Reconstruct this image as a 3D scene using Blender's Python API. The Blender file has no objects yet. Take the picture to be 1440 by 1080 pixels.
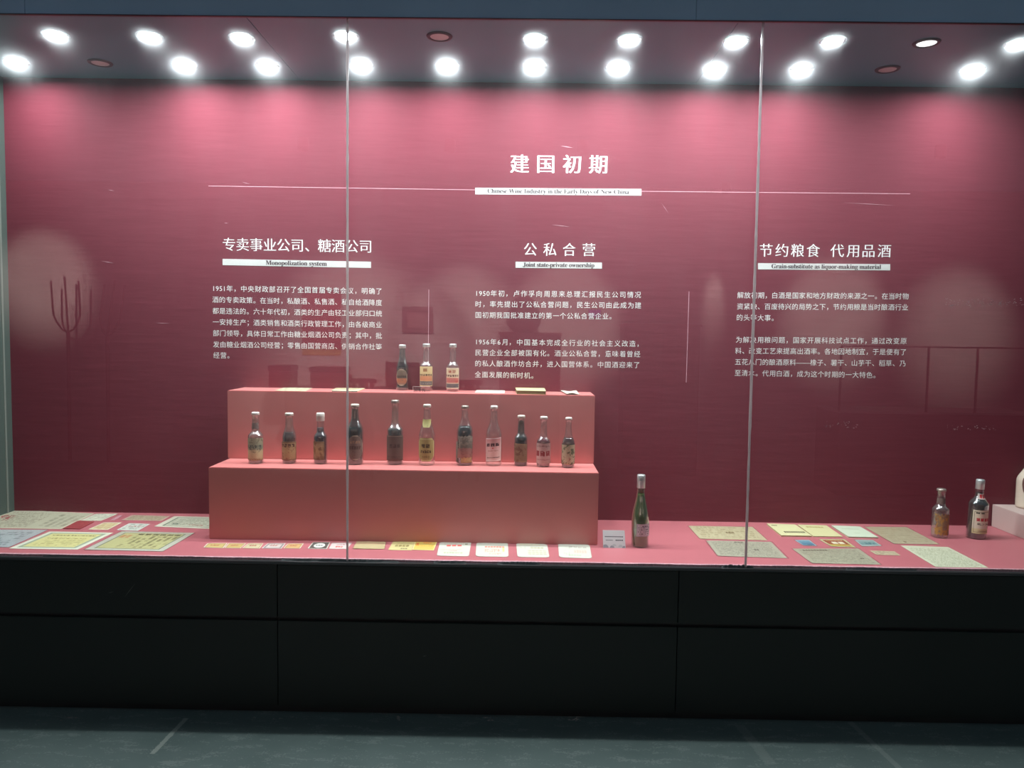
import bpy, bmesh, math, random
from mathutils import Vector, Matrix
random.seed(7)
SC = bpy.context.scene
COL = SC.collection
# ------------------------------------------------------------------ camera
FPX, PITCH, YAW, ROLL = 1090.0, 0.0614, 0.0089, 0.0133
EYE = Vector((0, 0, 1.55))
CR = Matrix.Rotation(YAW, 3, 'Z') @ Matrix.Rotation(math.pi/2-PITCH, 3, 'X') @ Matrix.Rotation(ROLL, 3, 'Z')
cam = bpy.data.cameras.new('camera'); camo = bpy.data.objects.new('camera', cam); COL.objects.link(camo)
camo.matrix_world = Matrix.Translation(EYE) @ CR.to_4x4()
cam.sensor_fit = 'HORIZONTAL'; cam.sensor_width = 36; cam.lens = FPX/1440*36; cam.clip_start = .02
SC.camera = camo
# ------------------------------------------------------------------ world, exposure
w = bpy.data.worlds.new('world'); SC.world = w; w.use_nodes = True
w.node_tree.nodes['Background'].inputs[0].default_value = (.5, .78, 1., 1)
w.node_tree.nodes['Background'].inputs[1].default_value = .13
SC.view_settings.view_transform = 'Standard'; SC.view_settings.look = 'None'
SC.view_settings.gamma = 1; SC.view_settings.use_curve_mapping = False
SC.view_settings.exposure = 0.0
SC.cycles.max_bounces = 10; SC.cycles.transparent_max_bounces = 32
SC.cycles.caustics_reflective = False; SC.cycles.caustics_refractive = False
SC.cycles.sample_clamp_indirect = 3.0
LAMP = 480.0        # radiance of a showcase downlight lens
LAMPW = 8.0         # watts of each downlight's beam
ROOMSPOT = 1500.0    # wall washers in the room opposite
# ------------------------------------------------------------------ key planes (metres)
DF, ZL, ZT, YW = 3.0885, .6397, 2.775, 3.8307
ZG = .3938
S1, Y1, S2, Y2 = .9595, 3.3577, 1.2799, 3.605
XL, XR = -2.53, 3.6

def ray(px, py): return CR @ Vector(((px-720)/FPX, -(py-540)/FPX, -1))
def onY(px, py, Y):
    d = ray(px, py); return EYE + d*((Y-EYE.y)/d.y)
def onZ(px, py, Z):
    d = ray(px, py); return EYE + d*((Z-EYE.z)/d.z)
def s2l(c):
    return tuple(((x/255)/12.92 if x/255 <= .04045 else ((x/255+.055)/1.055)**2.4) for x in c[:3]) + (1,)

# ------------------------------------------------------------------ materials
class NT:
    def __init__(s, name):
        s.m = bpy.data.materials.new(name); s.m.use_nodes = True
        s.t = s.m.node_tree; s.t.nodes.clear(); s.out = s.n('ShaderNodeOutputMaterial')
    def n(s, k, **kw):
        x = s.t.nodes.new(k)
        for a, b in kw.items(): setattr(x, a, b)
        return x
    def put(s, sock, v):
        if hasattr(v, 'is_linked') or isinstance(v, bpy.types.NodeSocket): s.t.links.new(v, sock)
        else: sock.default_value = v
    def M(s, op, a, b=None, c=None):
        x = s.n('ShaderNodeMath', operation=op)
        for i, v in enumerate((a, b, c)):
            if v is not None: s.put(x.inputs[i], v)
        return x.outputs[0]
    def mix(s, f, a, b):
        x = s.n('ShaderNodeMix', data_type='RGBA'); s.put(x.inputs[0], f); s.put(x.inputs[6], a); s.put(x.inputs[7], b)
        return x.outputs[2]
    def noise(s, vec, scale, detail=3, rough=.5, dim='3D'):
        x = s.n('ShaderNodeTexNoise', noise_dimensions=dim); s.put(x.inputs['Vector'], vec)
        x.inputs['Scale'].default_value = scale; x.inputs['Detail'].default_value = detail; x.inputs['Roughness'].default_value = rough
        return x.outputs[0]
    def xyz(s, a, b, c=0.0):
        x = s.n('ShaderNodeCombineXYZ'); s.put(x.inputs[0], a); s.put(x.inputs[1], b); s.put(x.inputs[2], c); return x.outputs[0]
    def obj(s, scale=(1, 1, 1), rot=(0, 0, 0)):
        g = s.n('ShaderNodeNewGeometry'); mp = s.n('ShaderNodeMapping'); mp.inputs['Scale'].default_value = scale; mp.inputs['Rotation'].default_value = rot
        s.t.links.new(g.outputs['Position'], mp.inputs[0]); return mp.outputs[0]
    def bsdf(s, col, rough=.6, spec=.5, metal=0., bump=None, bstr=.1, bdist=.002, **kw):
        b = s.n('ShaderNodeBsdfPrincipled'); s.put(b.inputs['Base Color'], col); s.put(b.inputs['Roughness'], rough)
        b.inputs['Specular IOR Level'].default_value = spec; b.inputs['Metallic'].default_value = metal
        for k, v in kw.items(): s.put(b.inputs[k.replace('_', ' ')], v)
        if bump is not None:
            q = s.n('ShaderNodeBump'); q.inputs['Strength'].default_value = bstr; q.inputs['Distance'].default_value = bdist
            s.t.links.new(bump, q.inputs['Height']); s.t.links.new(q.outputs[0], b.inputs['Normal'])
        return b.outputs[0]
    def done(s, sh): s.t.links.new(sh, s.out.inputs[0]); return s.m
    def ramp(s, f, stops, interp='LINEAR'):
        r = s.n('ShaderNodeValToRGB'); r.color_ramp.interpolation = interp; s.put(r.inputs[0], f)
        e = r.color_ramp.elements
        while len(e) < len(stops): e.new(.5)
        for i, (p, c) in enumerate(stops): e[i].position = p; e[i].color = c
        return r.outputs[0]

def mottled(name, c, rough=.6, amt=.15, scale=8, stretch=(1, 1, 1), spec=.5, metal=0., bstr=.1, bscale=60, bdist=.002):
    t = NT(name); c = s2l(c)
    n = t.noise(t.obj(stretch), scale, 4)
    lo = tuple(x*(1-amt) for x in c[:3])+(1,); hi = tuple(min(1, x*(1+amt)) for x in c[:3])+(1,)
    b = t.noise(t.obj(stretch), bscale, 3)
    return t.done(t.bsdf(t.mix(n, lo, hi), rough, spec, metal, b, bstr, bdist))
def plain(name, c, rough=.5, spec=.5, metal=0.): return mottled(name, c, rough, .05, 20, spec=spec, metal=metal, bstr=.02)

def wall_mat():
    t = NT('crimson_wall_cloth')
    fine = t.noise(t.obj((3, 1, 90)), 3.0, 4, .6)
    wide = t.noise(t.obj((.35, 1, 1.2)), 2.2, 4, .6)
    col = t.mix(fine, s2l((104, 42, 53)), s2l((119, 51, 63)))
    col = t.mix(t.M('MULTIPLY', wide, .35), col, s2l((102, 41, 51)))
    wr = t.noise(t.obj((2, 1, 14)), 2.0, 2, .5)
    h = t.M('ADD', t.M('MULTIPLY', fine, .12), wr)
    return t.done(t.bsdf(col, .75, .12, 0, h, .32, .004))
def floor_mat():
    t = NT('dark_green_floor')
    n1 = t.noise(t.obj(), 3.5, 8, .65); n2 = t.noise(t.obj((1, 3, 1), (0, 0, .5)), 9, 6, .7)
    n3 = t.noise(t.obj(), 120, 2)
    c = t.mix(n1, s2l((80, 95, 92)), s2l((110, 124, 120)))
    sc = t.M('GREATER_THAN', t.M('ADD', t.M('MULTIPLY', n2, .8), t.M('MULTIPLY', n3, .35)), .64)
    c = t.mix(t.M('MULTIPLY', sc, .4), c, s2l((140, 148, 142)))
    # worn streaks with a shape of their own
    g = t.n('ShaderNodeNewGeometry'); sp = t.n('ShaderNodeSeparateXYZ'); t.t.links.new(g.outputs['Position'], sp.inputs[0])
    tot = None
    for (a, b, wd, s) in STREAKS:
        dx, dy = b[0]-a[0], b[1]-a[1]; L = math.hypot(dx, dy); ux, uy = dx/L, dy/L
        rx = t.M('SUBTRACT', sp.outputs[0], a[0]); ry = t.M('SUBTRACT', sp.outputs[1], a[1])
        along = t.M('ADD', t.M('MULTIPLY', rx, ux), t.M('MULTIPLY', ry, uy))
        acr = t.M('ABSOLUTE', t.M('SUBTRACT', t.M('MULTIPLY', rx, uy), t.M('MULTIPLY', ry, ux)))
        m = t.M('MULTIPLY', t.M('GREATER_THAN', along, 0.), t.M('LESS_THAN', along, L))
        q = t.M('LESS_THAN', t.M('ADD', acr, t.M('MULTIPLY', n3, wd*.8)), wd)
        m = t.M('MULTIPLY', t.M('MULTIPLY', m, q), s)
        tot = m if tot is None else t.M('MAXIMUM', tot, m)
    c = t.mix(tot, c, s2l((176, 180, 170)))
    return t.done(t.bsdf(c, t.M('ADD', .38, t.M('MULTIPLY', n1, .25)), .5, 0, n1, .1, .003))
def _s(a, b): p = onZ(*a, 0); q = onZ(*b, 0); return (p.x, p.y), (q.x, q.y)
STREAKS = [(*_s((262, 1010), (214, 1060)), .016, .55), (*_s((1195, 1015), (1270, 1085)), .02, .22), (*_s((1040, 1020), (1085, 1075)), .035, .15)]

def glass_pane_mat():
    t = NT('showcase_glass')
    g = t.n('ShaderNodeNewGeometry')
    fr = t.n('ShaderNodeFresnel'); fr.inputs[0].default_value = 1.5
    front = t.M('SUBTRACT', 1.0, g.outputs['Backfacing'])
    F = t.M('MINIMUM', 1.0, t.M('MULTIPLY', t.M('MULTIPLY', fr.outputs[0], 1.85), front))
    tr = t.n('ShaderNodeBsdfTransparent'); tr.inputs[0].default_value = (.985, .995, .99, 1)
    gl = t.n('ShaderNodeBsdfGlossy'); gl.inputs['Roughness'].default_value = 0.0
    # smudges on the pane, plus scatter lobes imitating lens glow around the lamps
    def lobe(ior, ro):
        q = t.n('ShaderNodeBsdfRefraction'); q.inputs['IOR'].default_value = ior; q.inputs['Roughness'].default_value = ro; return q.outputs[0]
    def ms(f, x, y):
        q = t.n('ShaderNodeMixShader'); q.inputs[0].default_value = f; t.t.links.new(x, q.inputs[1]); t.t.links.new(y, q.inputs[2]); return q.outputs[0]
    rfo = ms(.38, ms(.5, lobe(1.04, .9), lobe(1/1.04, .9)), ms(.15, ms(.5, lobe(1.1, .9), lobe(1/1.1, .9)), ms(.5, lobe(1.22, .85), lobe(1/1.22, .85))))
    sm = t.noise(t.obj((1, 1, .35), (0, .6, 0)), 5, 6, .7)
    sm2 = t.noise(t.obj((7, 1, 1), (0, -.5, 0)), 6, 5, .7)
    k = t.M('MULTIPLY', t.M('MULTIPLY', t.M('ADD', .35, t.M('MULTIPLY', sm, sm2)), HAZE), front)
    m1 = t.n('ShaderNodeMixShader'); t.put(m1.inputs[0], k); t.t.links.new(tr.outputs[0], m1.inputs[1]); t.t.links.new(rfo, m1.inputs[2])
    m2 = t.n('ShaderNodeMixShader'); t.put(m2.inputs[0], F); t.t.links.new(m1.outputs[0], m2.inputs[1]); t.t.links.new(gl.outputs[0], m2.inputs[2])
    return t.done(m2.outputs[0])
HAZE = .09
def clear_mat(name, tint, dust=.05, rough=.03, boost=1.6):
    t = NT(name)
    fr = t.n('ShaderNodeFresnel'); fr.inputs[0].default_value = 1.5
    g = t.n('ShaderNodeNewGeometry'); front = t.M('SUBTRACT', 1.0, g.outputs['Backfacing'])
    lw = t.n('ShaderNodeLayerWeight'); lw.inputs[0].default_value = .5
    F = t.M('MINIMUM', 1.0, t.M('MULTIPLY', t.M('MULTIPLY', fr.outputs[0], boost), front))
    edge = t.M('POWER', lw.outputs['Facing'], 2.5)
    tr = t.n('ShaderNodeBsdfTransparent'); t.put(tr.inputs[0], t.mix(edge, tint+(1,), tuple(x*.45 for x in tint)+(1,)))
    gl = t.n('ShaderNodeBsdfGlossy'); gl.inputs['Roughness'].default_value = rough
    df = t.n('ShaderNodeBsdfDiffuse'); df.inputs[0].default_value = (.62, .6, .56, 1)
    dn = t.noise(t.obj(), 90, 4, .6)
    a = t.n('ShaderNodeMixShader'); t.put(a.inputs[0], t.M('MULTIPLY', dn, dust*2)); t.t.links.new(tr.outputs[0], a.inputs[1]); t.t.links.new(df.outputs[0], a.inputs[2])
    t.put(a.inputs[0], t.M('ADD', t.M('MULTIPLY', dn, dust*2), t.M('MULTIPLY', t.M('MULTIPLY', t.M('POWER', lw.outputs['Facing'], 2.4), .6), front)))
    b = t.n('ShaderNodeMixShader'); t.put(b.inputs[0], F); t.t.links.new(a.outputs[0], b.inputs[1]); t.t.links.new(gl.outputs[0], b.inputs[2])
    return t.done(b.outputs[0])
def sleeve_mat():
    t = NT('plastic_sleeve'); fr = t.n('ShaderNodeFresnel'); fr.inputs[0].default_value = 1.3
    g = t.n('ShaderNodeNewGeometry')
    tr = t.n('ShaderNodeBsdfTransparent'); tr.inputs[0].default_value = (.97, .97, .975, 1)
    gl = t.n('ShaderNodeBsdfGlossy'); gl.inputs['Roughness'].default_value = .15
    b = t.n('ShaderNodeMixShader'); t.put(b.inputs[0], t.M('MULTIPLY', t.M('SUBTRACT', 1., g.outputs['Backfacing']), t.M('MINIMUM', .3, fr.outputs[0])))
    t.t.links.new(tr.outputs[0], b.inputs[1]); t.t.links.new(gl.outputs[0], b.inputs[2])
    return t.done(b.outputs[0])
def joint_mat():
    t = NT('clear_silicone_joint'); n = t.noise(t.obj((1, 1, .12)), 60, 3, .7)
    d = t.n('ShaderNodeBsdfDiffuse'); d.inputs[0].default_value = (.5, .47, .47, 1)
    x = t.n('ShaderNodeBsdfTranslucent'); x.inputs[0].default_value = (.85, .8, .8, 1)
    gl = t.n('ShaderNodeBsdfGlossy'); gl.inputs['Roughness'].default_value = .25
    a = t.n('ShaderNodeMixShader'); t.put(a.inputs[0], t.M('ADD', .4, t.M('MULTIPLY', n, .6))); t.t.links.new(d.outputs[0], a.inputs[1]); t.t.links.new(x.outputs[0], a.inputs[2])
    b = t.n('ShaderNodeMixShader'); b.inputs[0].default_value = .2; t.t.links.new(a.outputs[0], b.inputs[1]); t.t.links.new(gl.outputs[0], b.inputs[2])
    return t.done(b.outputs[0])
def emis(name, c, st):
    t = NT(name); e = t.n('ShaderNodeEmission'); e.inputs[0].default_value = c+(1,); e.inputs[1].default_value = st
    return t.done(e.outputs[0])

def tone(c, d=.16, g=.93):
    m = sum(c)/3; return tuple((x+(m-x)*d)*g for x in c)
def print_mat(name, stops, rows=(), body=(), border=None, blot=None, inner=None, rough=.7, seed=0., vertical=False, interp='LINEAR', oval=None):
    """paper with print. stops: colour ramp over v. rows: (v, height, u0, u1, n, colour, density).
    body: (u0,u1,v0,v1,lines,chars,colour,strength,vertical). border: list of (inset0, inset1, colour). inner: (inset, colour)"""
    stops = [(p, tone(k)) for p, k in stops]; border = [(a, b, tone(k)) for a, b, k in border or ()]
    if inner: inner = (inner[0], tone(inner[1]))
    t = NT(name); uv = t.n('ShaderNodeUVMap'); sp = t.n('ShaderNodeSeparateXYZ'); t.t.links.new(uv.outputs[0], sp.inputs[0])
    u, v = sp.outputs[0], sp.outputs[1]
    c = t.ramp(v, [(p, s2l(k)) for p, k in stops], interp)
    # foxing of the old paper
    fx = t.noise(t.xyz(u, v, seed), 5, 5, .6)
    c = t.mix(t.M('MULTIPLY', fx, .2), c, s2l(tuple(x*.72 for x in stops[0][1])))
    dist = t.M('MINIMUM', t.M('MINIMUM', u, t.M('SUBTRACT', 1., u)), t.M('MINIMUM', v, t.M('SUBTRACT', 1., v)))
    if inner: c = t.mix(t.M('GREATER_THAN', dist, inner[0]), c, s2l(inner[1]))
    for (a, b, k) in border or ():
        c = t.mix(t.M('MULTIPLY', t.M('GREATER_THAN', dist, a), t.M('LESS_THAN', dist, b)), c, s2l(k))
    if oval:
        e2 = t.M('ADD', t.M('POWER', t.M('DIVIDE', t.M('ABSOLUTE', t.M('SUBTRACT', u, .5)), oval[0]), 2.), t.M('POWER', t.M('DIVIDE', t.M('ABSOLUTE', t.M('SUBTRACT', v, .5)), oval[1]), 2.))
        c = t.mix(t.M('LESS_THAN', e2, 1.), c, s2l(tone(oval[2])))
    for (u0, u1, v0, v1, L, n, k, st, vert) in body:
        a, b = (v, u) if vert else (u, v)
        ln = t.M('FRACT', t.M('MULTIPLY', b, float(L))); idx = t.M('FLOOR', t.M('MULTIPLY', b, float(L)))
        nz = t.noise(t.xyz(t.M('MULTIPLY', a, float(n)), t.M('MULTIPLY', idx, 3.7), seed+.3), 1.0, 3, .8)
        m = t.M('MULTIPLY', t.M('LESS_THAN', ln, .58), t.M('GREATER_THAN', nz, .5))
        reg = t.M('MULTIPLY', t.M('MULTIPLY', t.M('GREATER_THAN', u, u0), t.M('LESS_THAN', u, u1)), t.M('MULTIPLY', t.M('GREATER_THAN', v, v0), t.M('LESS_THAN', v, v1)))
        c = t.mix(t.M('MULTIPLY', t.M('MULTIPLY', m, reg), min(1, st*1.15)), c, s2l(tuple(x*.8 for x in k)))
    for (vc, h, u0, u1, n, k, dn) in rows:
        band = t.M('LESS_THAN', t.M('ABSOLUTE', t.M('SUBTRACT', v, vc)), h/2)
        reg = t.M('MULTIPLY', t.M('GREATER_THAN', u, u0), t.M('LESS_THAN', u, u1))
        ch = t.M('LESS_THAN', t.M('FRACT', t.M('MULTIPLY', t.M('SUBTRACT', u, u0), n/(u1-u0))), .8)
        nz = t.noise(t.xyz(t.M('MULTIPLY', u, n*2.2/(u1-u0)), t.M('MULTIPLY', v, 2./h), seed+vc), 1.0, 2, .8)
        m = t.M('MULTIPLY', t.M('MULTIPLY', band, reg), t.M('MULTIPLY', ch, t.M('GREATER_THAN', nz, 1-dn)))
        c = t.mix(m, c, s2l(k))
    for (sc, thr, k, st) in blot or ():
        nz = t.noise(t.xyz(u, v, seed+2.1), sc, 4, .7)
        c = t.mix(t.M('MULTIPLY', t.M('GREATER_THAN', nz, thr), st), c, s2l(k))
    return t.done(t.bsdf(c, rough, .3))

# ------------------------------------------------------------------ mesh helpers
def link(name, me, mat, parent=None, smooth=False):
    o = bpy.data.objects.new(name, me); COL.objects.link(o)
    if mat is not None:
        for m in (mat if isinstance(mat, (list, tuple)) else [mat]): me.materials.append(m)
    if parent is not None: o.parent = parent
    if smooth:
        for p in me.polygons: p.use_smooth = True
    return o
def mesh(name, vs, fs, mat, parent=None, smooth=False, uv=None, mi=None):
    me = bpy.data.meshes.new(name); me.from_pydata([tuple(v) for v in vs], [], fs); me.update()
    if uv is not None:
        l = me.uv_layers.new(name='UVMap')
        for lp in me.loops: l.data[lp.index].uv = uv[lp.vertex_index]
    o = link(name, me, mat, parent, smooth)
    if mi:
        for p, k in zip(me.polygons, mi): p.material_index = k
    return o
def box(name, lo, hi, mat, parent=None, bevel=0.0):
    bm = bmesh.new()
    bmesh.ops.create_cube(bm, size=1)
    for v in bm.verts: v.co = Vector([lo[i]+(v.co[i]+.5)*(hi[i]-lo[i]) for i in range(3)])
    if bevel: bmesh.ops.bevel(bm, geom=bm.edges[:], offset=bevel, segments=2, affect='EDGES', clamp_overlap=True)
    me = bpy.data.meshes.new(name); bm.to_mesh(me); bm.free()
    return link(name, me, mat, parent)
def lathe(name, prof, mat, parent=None, seg=28, closed=False, loc=(0, 0, 0)):
    vs, fs = [], []
    for r, z in prof:
        for k in range(seg):
            a = 2*math.pi*k/seg; vs.append((loc[0]+r*math.cos(a), loc[1]+r*math.sin(a), loc[2]+z))
    n = len(prof)
    for i in range(n-1):
        for k in range(seg):
            a, b = i*seg+k, i*seg+(k+1) % seg; fs.append((a, b, b+seg, a+seg))
    if closed:
        fs.append(tuple(range(seg))[::-1]); fs.append(tuple(range((n-1)*seg, n*seg)))
    return mesh(name, vs, fs, mat, parent, True)
def tag(o, label=None, cat=None, group=None, kind=None):
    if label: o['label'] = label
    if cat: o['category'] = cat
    if group: o['group'] = group
    if kind: o['kind'] = kind
    return o
def empty(name, loc=(0, 0, 0)):
    o = bpy.data.objects.new(name, None); o.location = loc; o.empty_display_size = .05; COL.objects.link(o); return o

# ------------------------------------------------------------------ base materials
M_wall = wall_mat(); M_floor = floor_mat(); M_glass = glass_pane_mat()
M_deck = mottled('rose_deck_cloth', (182, 102, 108), .45, .06, 14, (1, 2, 1), .5, bstr=.12, bscale=40)
M_step = mottled('salmon_step_board', (206, 122, 118), .38, .05, 10, (1, 1, 2), .6, bstr=.06)
M_black = mottled('black_painted_panel', (31, 38, 35), .42, .2, 3, spec=.45, bstr=.03)
M_black2 = plain('black_metal_trim', (34, 36, 36), .35)
M_header = mottled('slate_blue_header', (150, 180, 205), .5, .12, 3, spec=.4, bstr=.03)
M_ceil = mottled('grey_showcase_soffit', (104, 165, 180), .36, .12, 3, spec=.6, bstr=.04)
M_side = mottled('grey_green_side_wall', (74, 86, 80), .55, .12, 4)
M_white = plain('white_vinyl', (240, 236, 232), .5)
M_strip = plain('white_strip', (206, 204, 200), .6)
M_dark = plain('dark_print', (50, 34, 40), .6)
M_sleeve = sleeve_mat()
M_acryl = clear_mat('acrylic', (.95, .95, .95), .05, .03, 1.2)
M_lens = emis('lit_lens', (.86, .96, 1.0), LAMP)
M_lensd = emis('dim_lens', (1., .98, .98), 1.6)
M_lenso = plain('unlit_lens', (225, 228, 228), .3)
M_bezel = plain('bezel_dark_metal', (70, 62, 68), .4)
M_silicone = joint_mat()
M_rail = plain('grey_rail', (74, 78, 78), .35)
M_cut = mottled('torn_pale_cloth_edge', (196, 150, 158), .8, .5, 60, (3, 1, 1))

# ------------------------------------------------------------------ the shell of the showcase
wb = box('wall_back', (XL-.05, YW, ZL-.3), (XR, YW+.06, ZT+.1), M_wall); tag(wb, kind='structure')
wl = empty('wall_left', (XL, YW, 0)); tag(wl, kind='structure')
def cbox(name, lo, hi, mat, par, bevel=0):
    o = box(name, lo, hi, mat, None, bevel); o.parent = par; o.matrix_parent_inverse = Matrix.Translation(par.location).inverted(); return o
cbox('side_panel', (XL-.05, DF+.02, ZL), (XL, YW, ZT), M_side, wl)
xp = XL
cbox('edge_strip', (XL, 3.772, ZL), (XL+.004, 3.784, ZT), plain('pale_edge_strip', (120, 126, 118), .5), wl)
wr_ = box('wall_right', (XR, DF, ZL), (XR+.05, YW+.06, ZT), M_side); tag(wr_, kind='structure')
ce = empty('ceiling', (0, YW, ZT)); tag(ce, kind='structure')
sx = [XL-.05, -1.08, .83, 2.75, XR+.05]
for i in range(4):
    cbox('soffit_panel', (sx[i]+.0012, DF-.01, ZT), (sx[i+1]-.0012, YW+.01, ZT+.03), M_ceil, ce)
# header above the glass
hd = empty('showcase_header', (0, DF, ZT)); tag(hd, 'dark slate blue panelled header above the showcase glass', 'header')
x980 = onY(980, 15, DF-.03).x
for a, b in ((-4.6, x980-2.6), (x980-2.598, x980), (x980+.002, x980+2.6), (x980+2.602, 5.2)):
    cbox('header_panel', (a, DF-.016, ZT), (b, DF-.006, 3.3), M_header, hd, .001)
cbox('bottom_lip', (-4.6, DF-.018, ZT-.003), (5.2, DF-.006, ZT), M_black2, hd)
# base
X3, X4 = -.9651, .6539
bs = empty('plinth', (0, DF, 0)); tag(bs, 'long black panelled base under the showcase glass', 'cabinet')
pw = X4-X3
for k in range(-2, 4):
    a, b = X3+(k)*pw+.0018, X3+(k+1)*pw-.0018
    cbox('upper_panel', (a, DF-.02, ZG+.008), (b, DF, ZL-.022), M_black, bs, .0015)
    cbox('lower_panel', (a, DF-.02, .03), (b, DF, ZG-.0075), M_black, bs, .0015)
cbox('carcass', (XL-1.6, DF, .0), (XR+.8, YW+.06, ZL-.03), M_black2, bs)
cbox('top_rail', (XL-1.6, DF-.024, ZL-.02), (XR+.8, DF+.0, ZL-.009), M_rail, bs, .0015)
# deck: rose cloth board with a ragged front edge
def ragged_deck():
    vs, fs, mi = [], [], []
    n = 420; x0, x1 = XL-.3, XR
    ys = [DF+.004, DF+.012, DF+.05, YW]
    for i in range(n+1):
        x = x0+(x1-x0)*i/n
        j = random.uniform(-1, 1)*.0018+.002*math.sin(x*7)+.0015*math.sin(x*23+1)
        for k, y in enumerate(ys): vs.append((x, y+(j if k == 0 else j*.4 if k == 1 else 0), ZL+(-.0012 if k == 0 else 0)))
        vs.append((x, ys[0]+j, ZL-.012+random.uniform(-.002, .002)))
    for i in range(n):
        a, b = i*5, (i+1)*5
        for k in range(3): fs.append((a+k, b+k, b+k+1, a+k+1)); mi.append(1 if k == 0 else 0)
        fs.append((a+4, b+4, b, a)); mi.append(1)
    return mesh('deck_cloth', vs, fs, [M_deck, M_cut], bs, False, None, mi)
dk = ragged_deck(); dk.matrix_parent_inverse = Matrix.Translation(bs.location).inverted()
# loose black sealant crumbs along the edge
def blob_strip(name, px0, px1, py, amp, parent):
    vs, fs = [], []
    n = 26
    for i in range(n+1):
        f = i/n; p = onY(px0+(px1-px0)*f, py, DF-.004); h = amp*(math.sin(f*math.pi)**.6)*random.uniform(.3, 1)
        vs += [(p.x, DF-.008, ZL-.012), (p.x, DF+.004, ZL-.012), (p.x+random.uniform(-.001, .001), DF-.001, ZL-.006+h)]
    for i in range(n):
        a, b = i*3, i*3+3
        fs += [(a, b, b+2, a+2), (a+1, a+2, b+2, b+1), (a, a+1, b+1, b)]
    return tag(mesh(name, vs, fs, M_black2), kind='structure')
for i, (a, b, am) in enumerate(((395, 560, .006), (700, 760, .009), (610, 655, .006), (1015, 1060, .012), (480, 520, .008), (1190, 1290, .004), (60, 190, .003))):
    blob_strip('trim_%d' % (i+3), a, b, 790, am, bs)
# glass panes and their joints
X1s, X2s = -.6857, .9248
for i, (a, b) in enumerate(((xp, X1s-.003), (X1s+.003, X2s-.003), (X2s+.003, XR))):
    g = box('window_%d' % (i+1), (a, DF-.004, ZL-.004), (b, DF+.002, ZT), M_glass); tag(g, kind='structure')
for i, x in enumerate((X1s, X2s)):
    n = 60; vs, fs = [], []
    for k in range(n+1):
        z = ZL-.008+(ZT-ZL+.008)*k/n; hw = .0032+random.uniform(0, .0012)
        for dx, dy in ((-hw, -.0055), (hw, -.0055), (hw, .004), (-hw, .004)): vs.append((x+dx+random.uniform(-.0004, .0004), DF+dy, z))
    for k in range(n):
        for q in range(4): a, b = k*4+q, k*4+(q+1) % 4; fs.append((a, b, b+4, a+4))
    tag(mesh('trim_%d' % (i+1), vs, fs, M_silicone), kind='structure')

# ------------------------------------------------------------------ downlights in the soffit
def downlight(px, py, state, label):
    p = onZ(px, py, ZT-.003)
    e = empty('downlight', (p.x, p.y, ZT)); tag(e, label, 'ceiling light', 'downlights in the showcase soffit')
    lathe('bezel', [(.038, .004), (.038, -.004), (.042, -.0065), (.051, -.0045), (.054, 0.0)], M_bezel if state != 2 else M_bezel, e, 32)
    m = {2: M_lens, 1: M_lensd, 0: M_lenso}[state]
    if state == 2:
        l = bpy.data.lights.new('lamp_beam', 'SPOT'); l.energy = LAMPW; l.color = (.9, .97, 1.); l.spot_size = math.radians(108); l.spot_blend = 1.; l.shadow_soft_size = .03
        o = bpy.data.objects.new('lamp_beam', l); COL.objects.link(o); o.parent = e; o.location = (0, 0, -.012)
    lathe('lens', [(.0001, -.003), (.02, -.0031), (.038, -.003)], m, e, 32)
front = [(78, 50, 2), (210, 52, 2), (340, 54, 2), (486, 51, 2), (618, 52, 0), (752, 55, 2), (885, 56, 2), (1035, 58, 2), (1171, 58, 2), (1303, 61, 1), (1432, 62, 2)]
back = [(23, 88, 2), (141, 89, 0), (259, 92, 2), (376, 93, 2), (508, 92, 2), (629, 93, 2), (752, 94, 2), (869, 95, 2), (1005, 98, 2), (1127, 98, 2), (1248, 98, 0), (1368, 99, 2)]
ORD = ['first', 'second', 'third', 'fourth', 'fifth', 'sixth', 'seventh', 'eighth', 'ninth', 'tenth', 'eleventh', 'twelfth']
for row, nm in ((front, 'front row near the glass'), (back, 'back row near the red wall')):
    for i, (a, b, s) in enumerate(row):
        st = {2: 'brightly lit', 1: 'dimly glowing', 0: 'unlit'}[s]
        downlight(a, b, s, '%s round downlight, %s from the left in the %s' % (st, ORD[i], nm))

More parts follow.
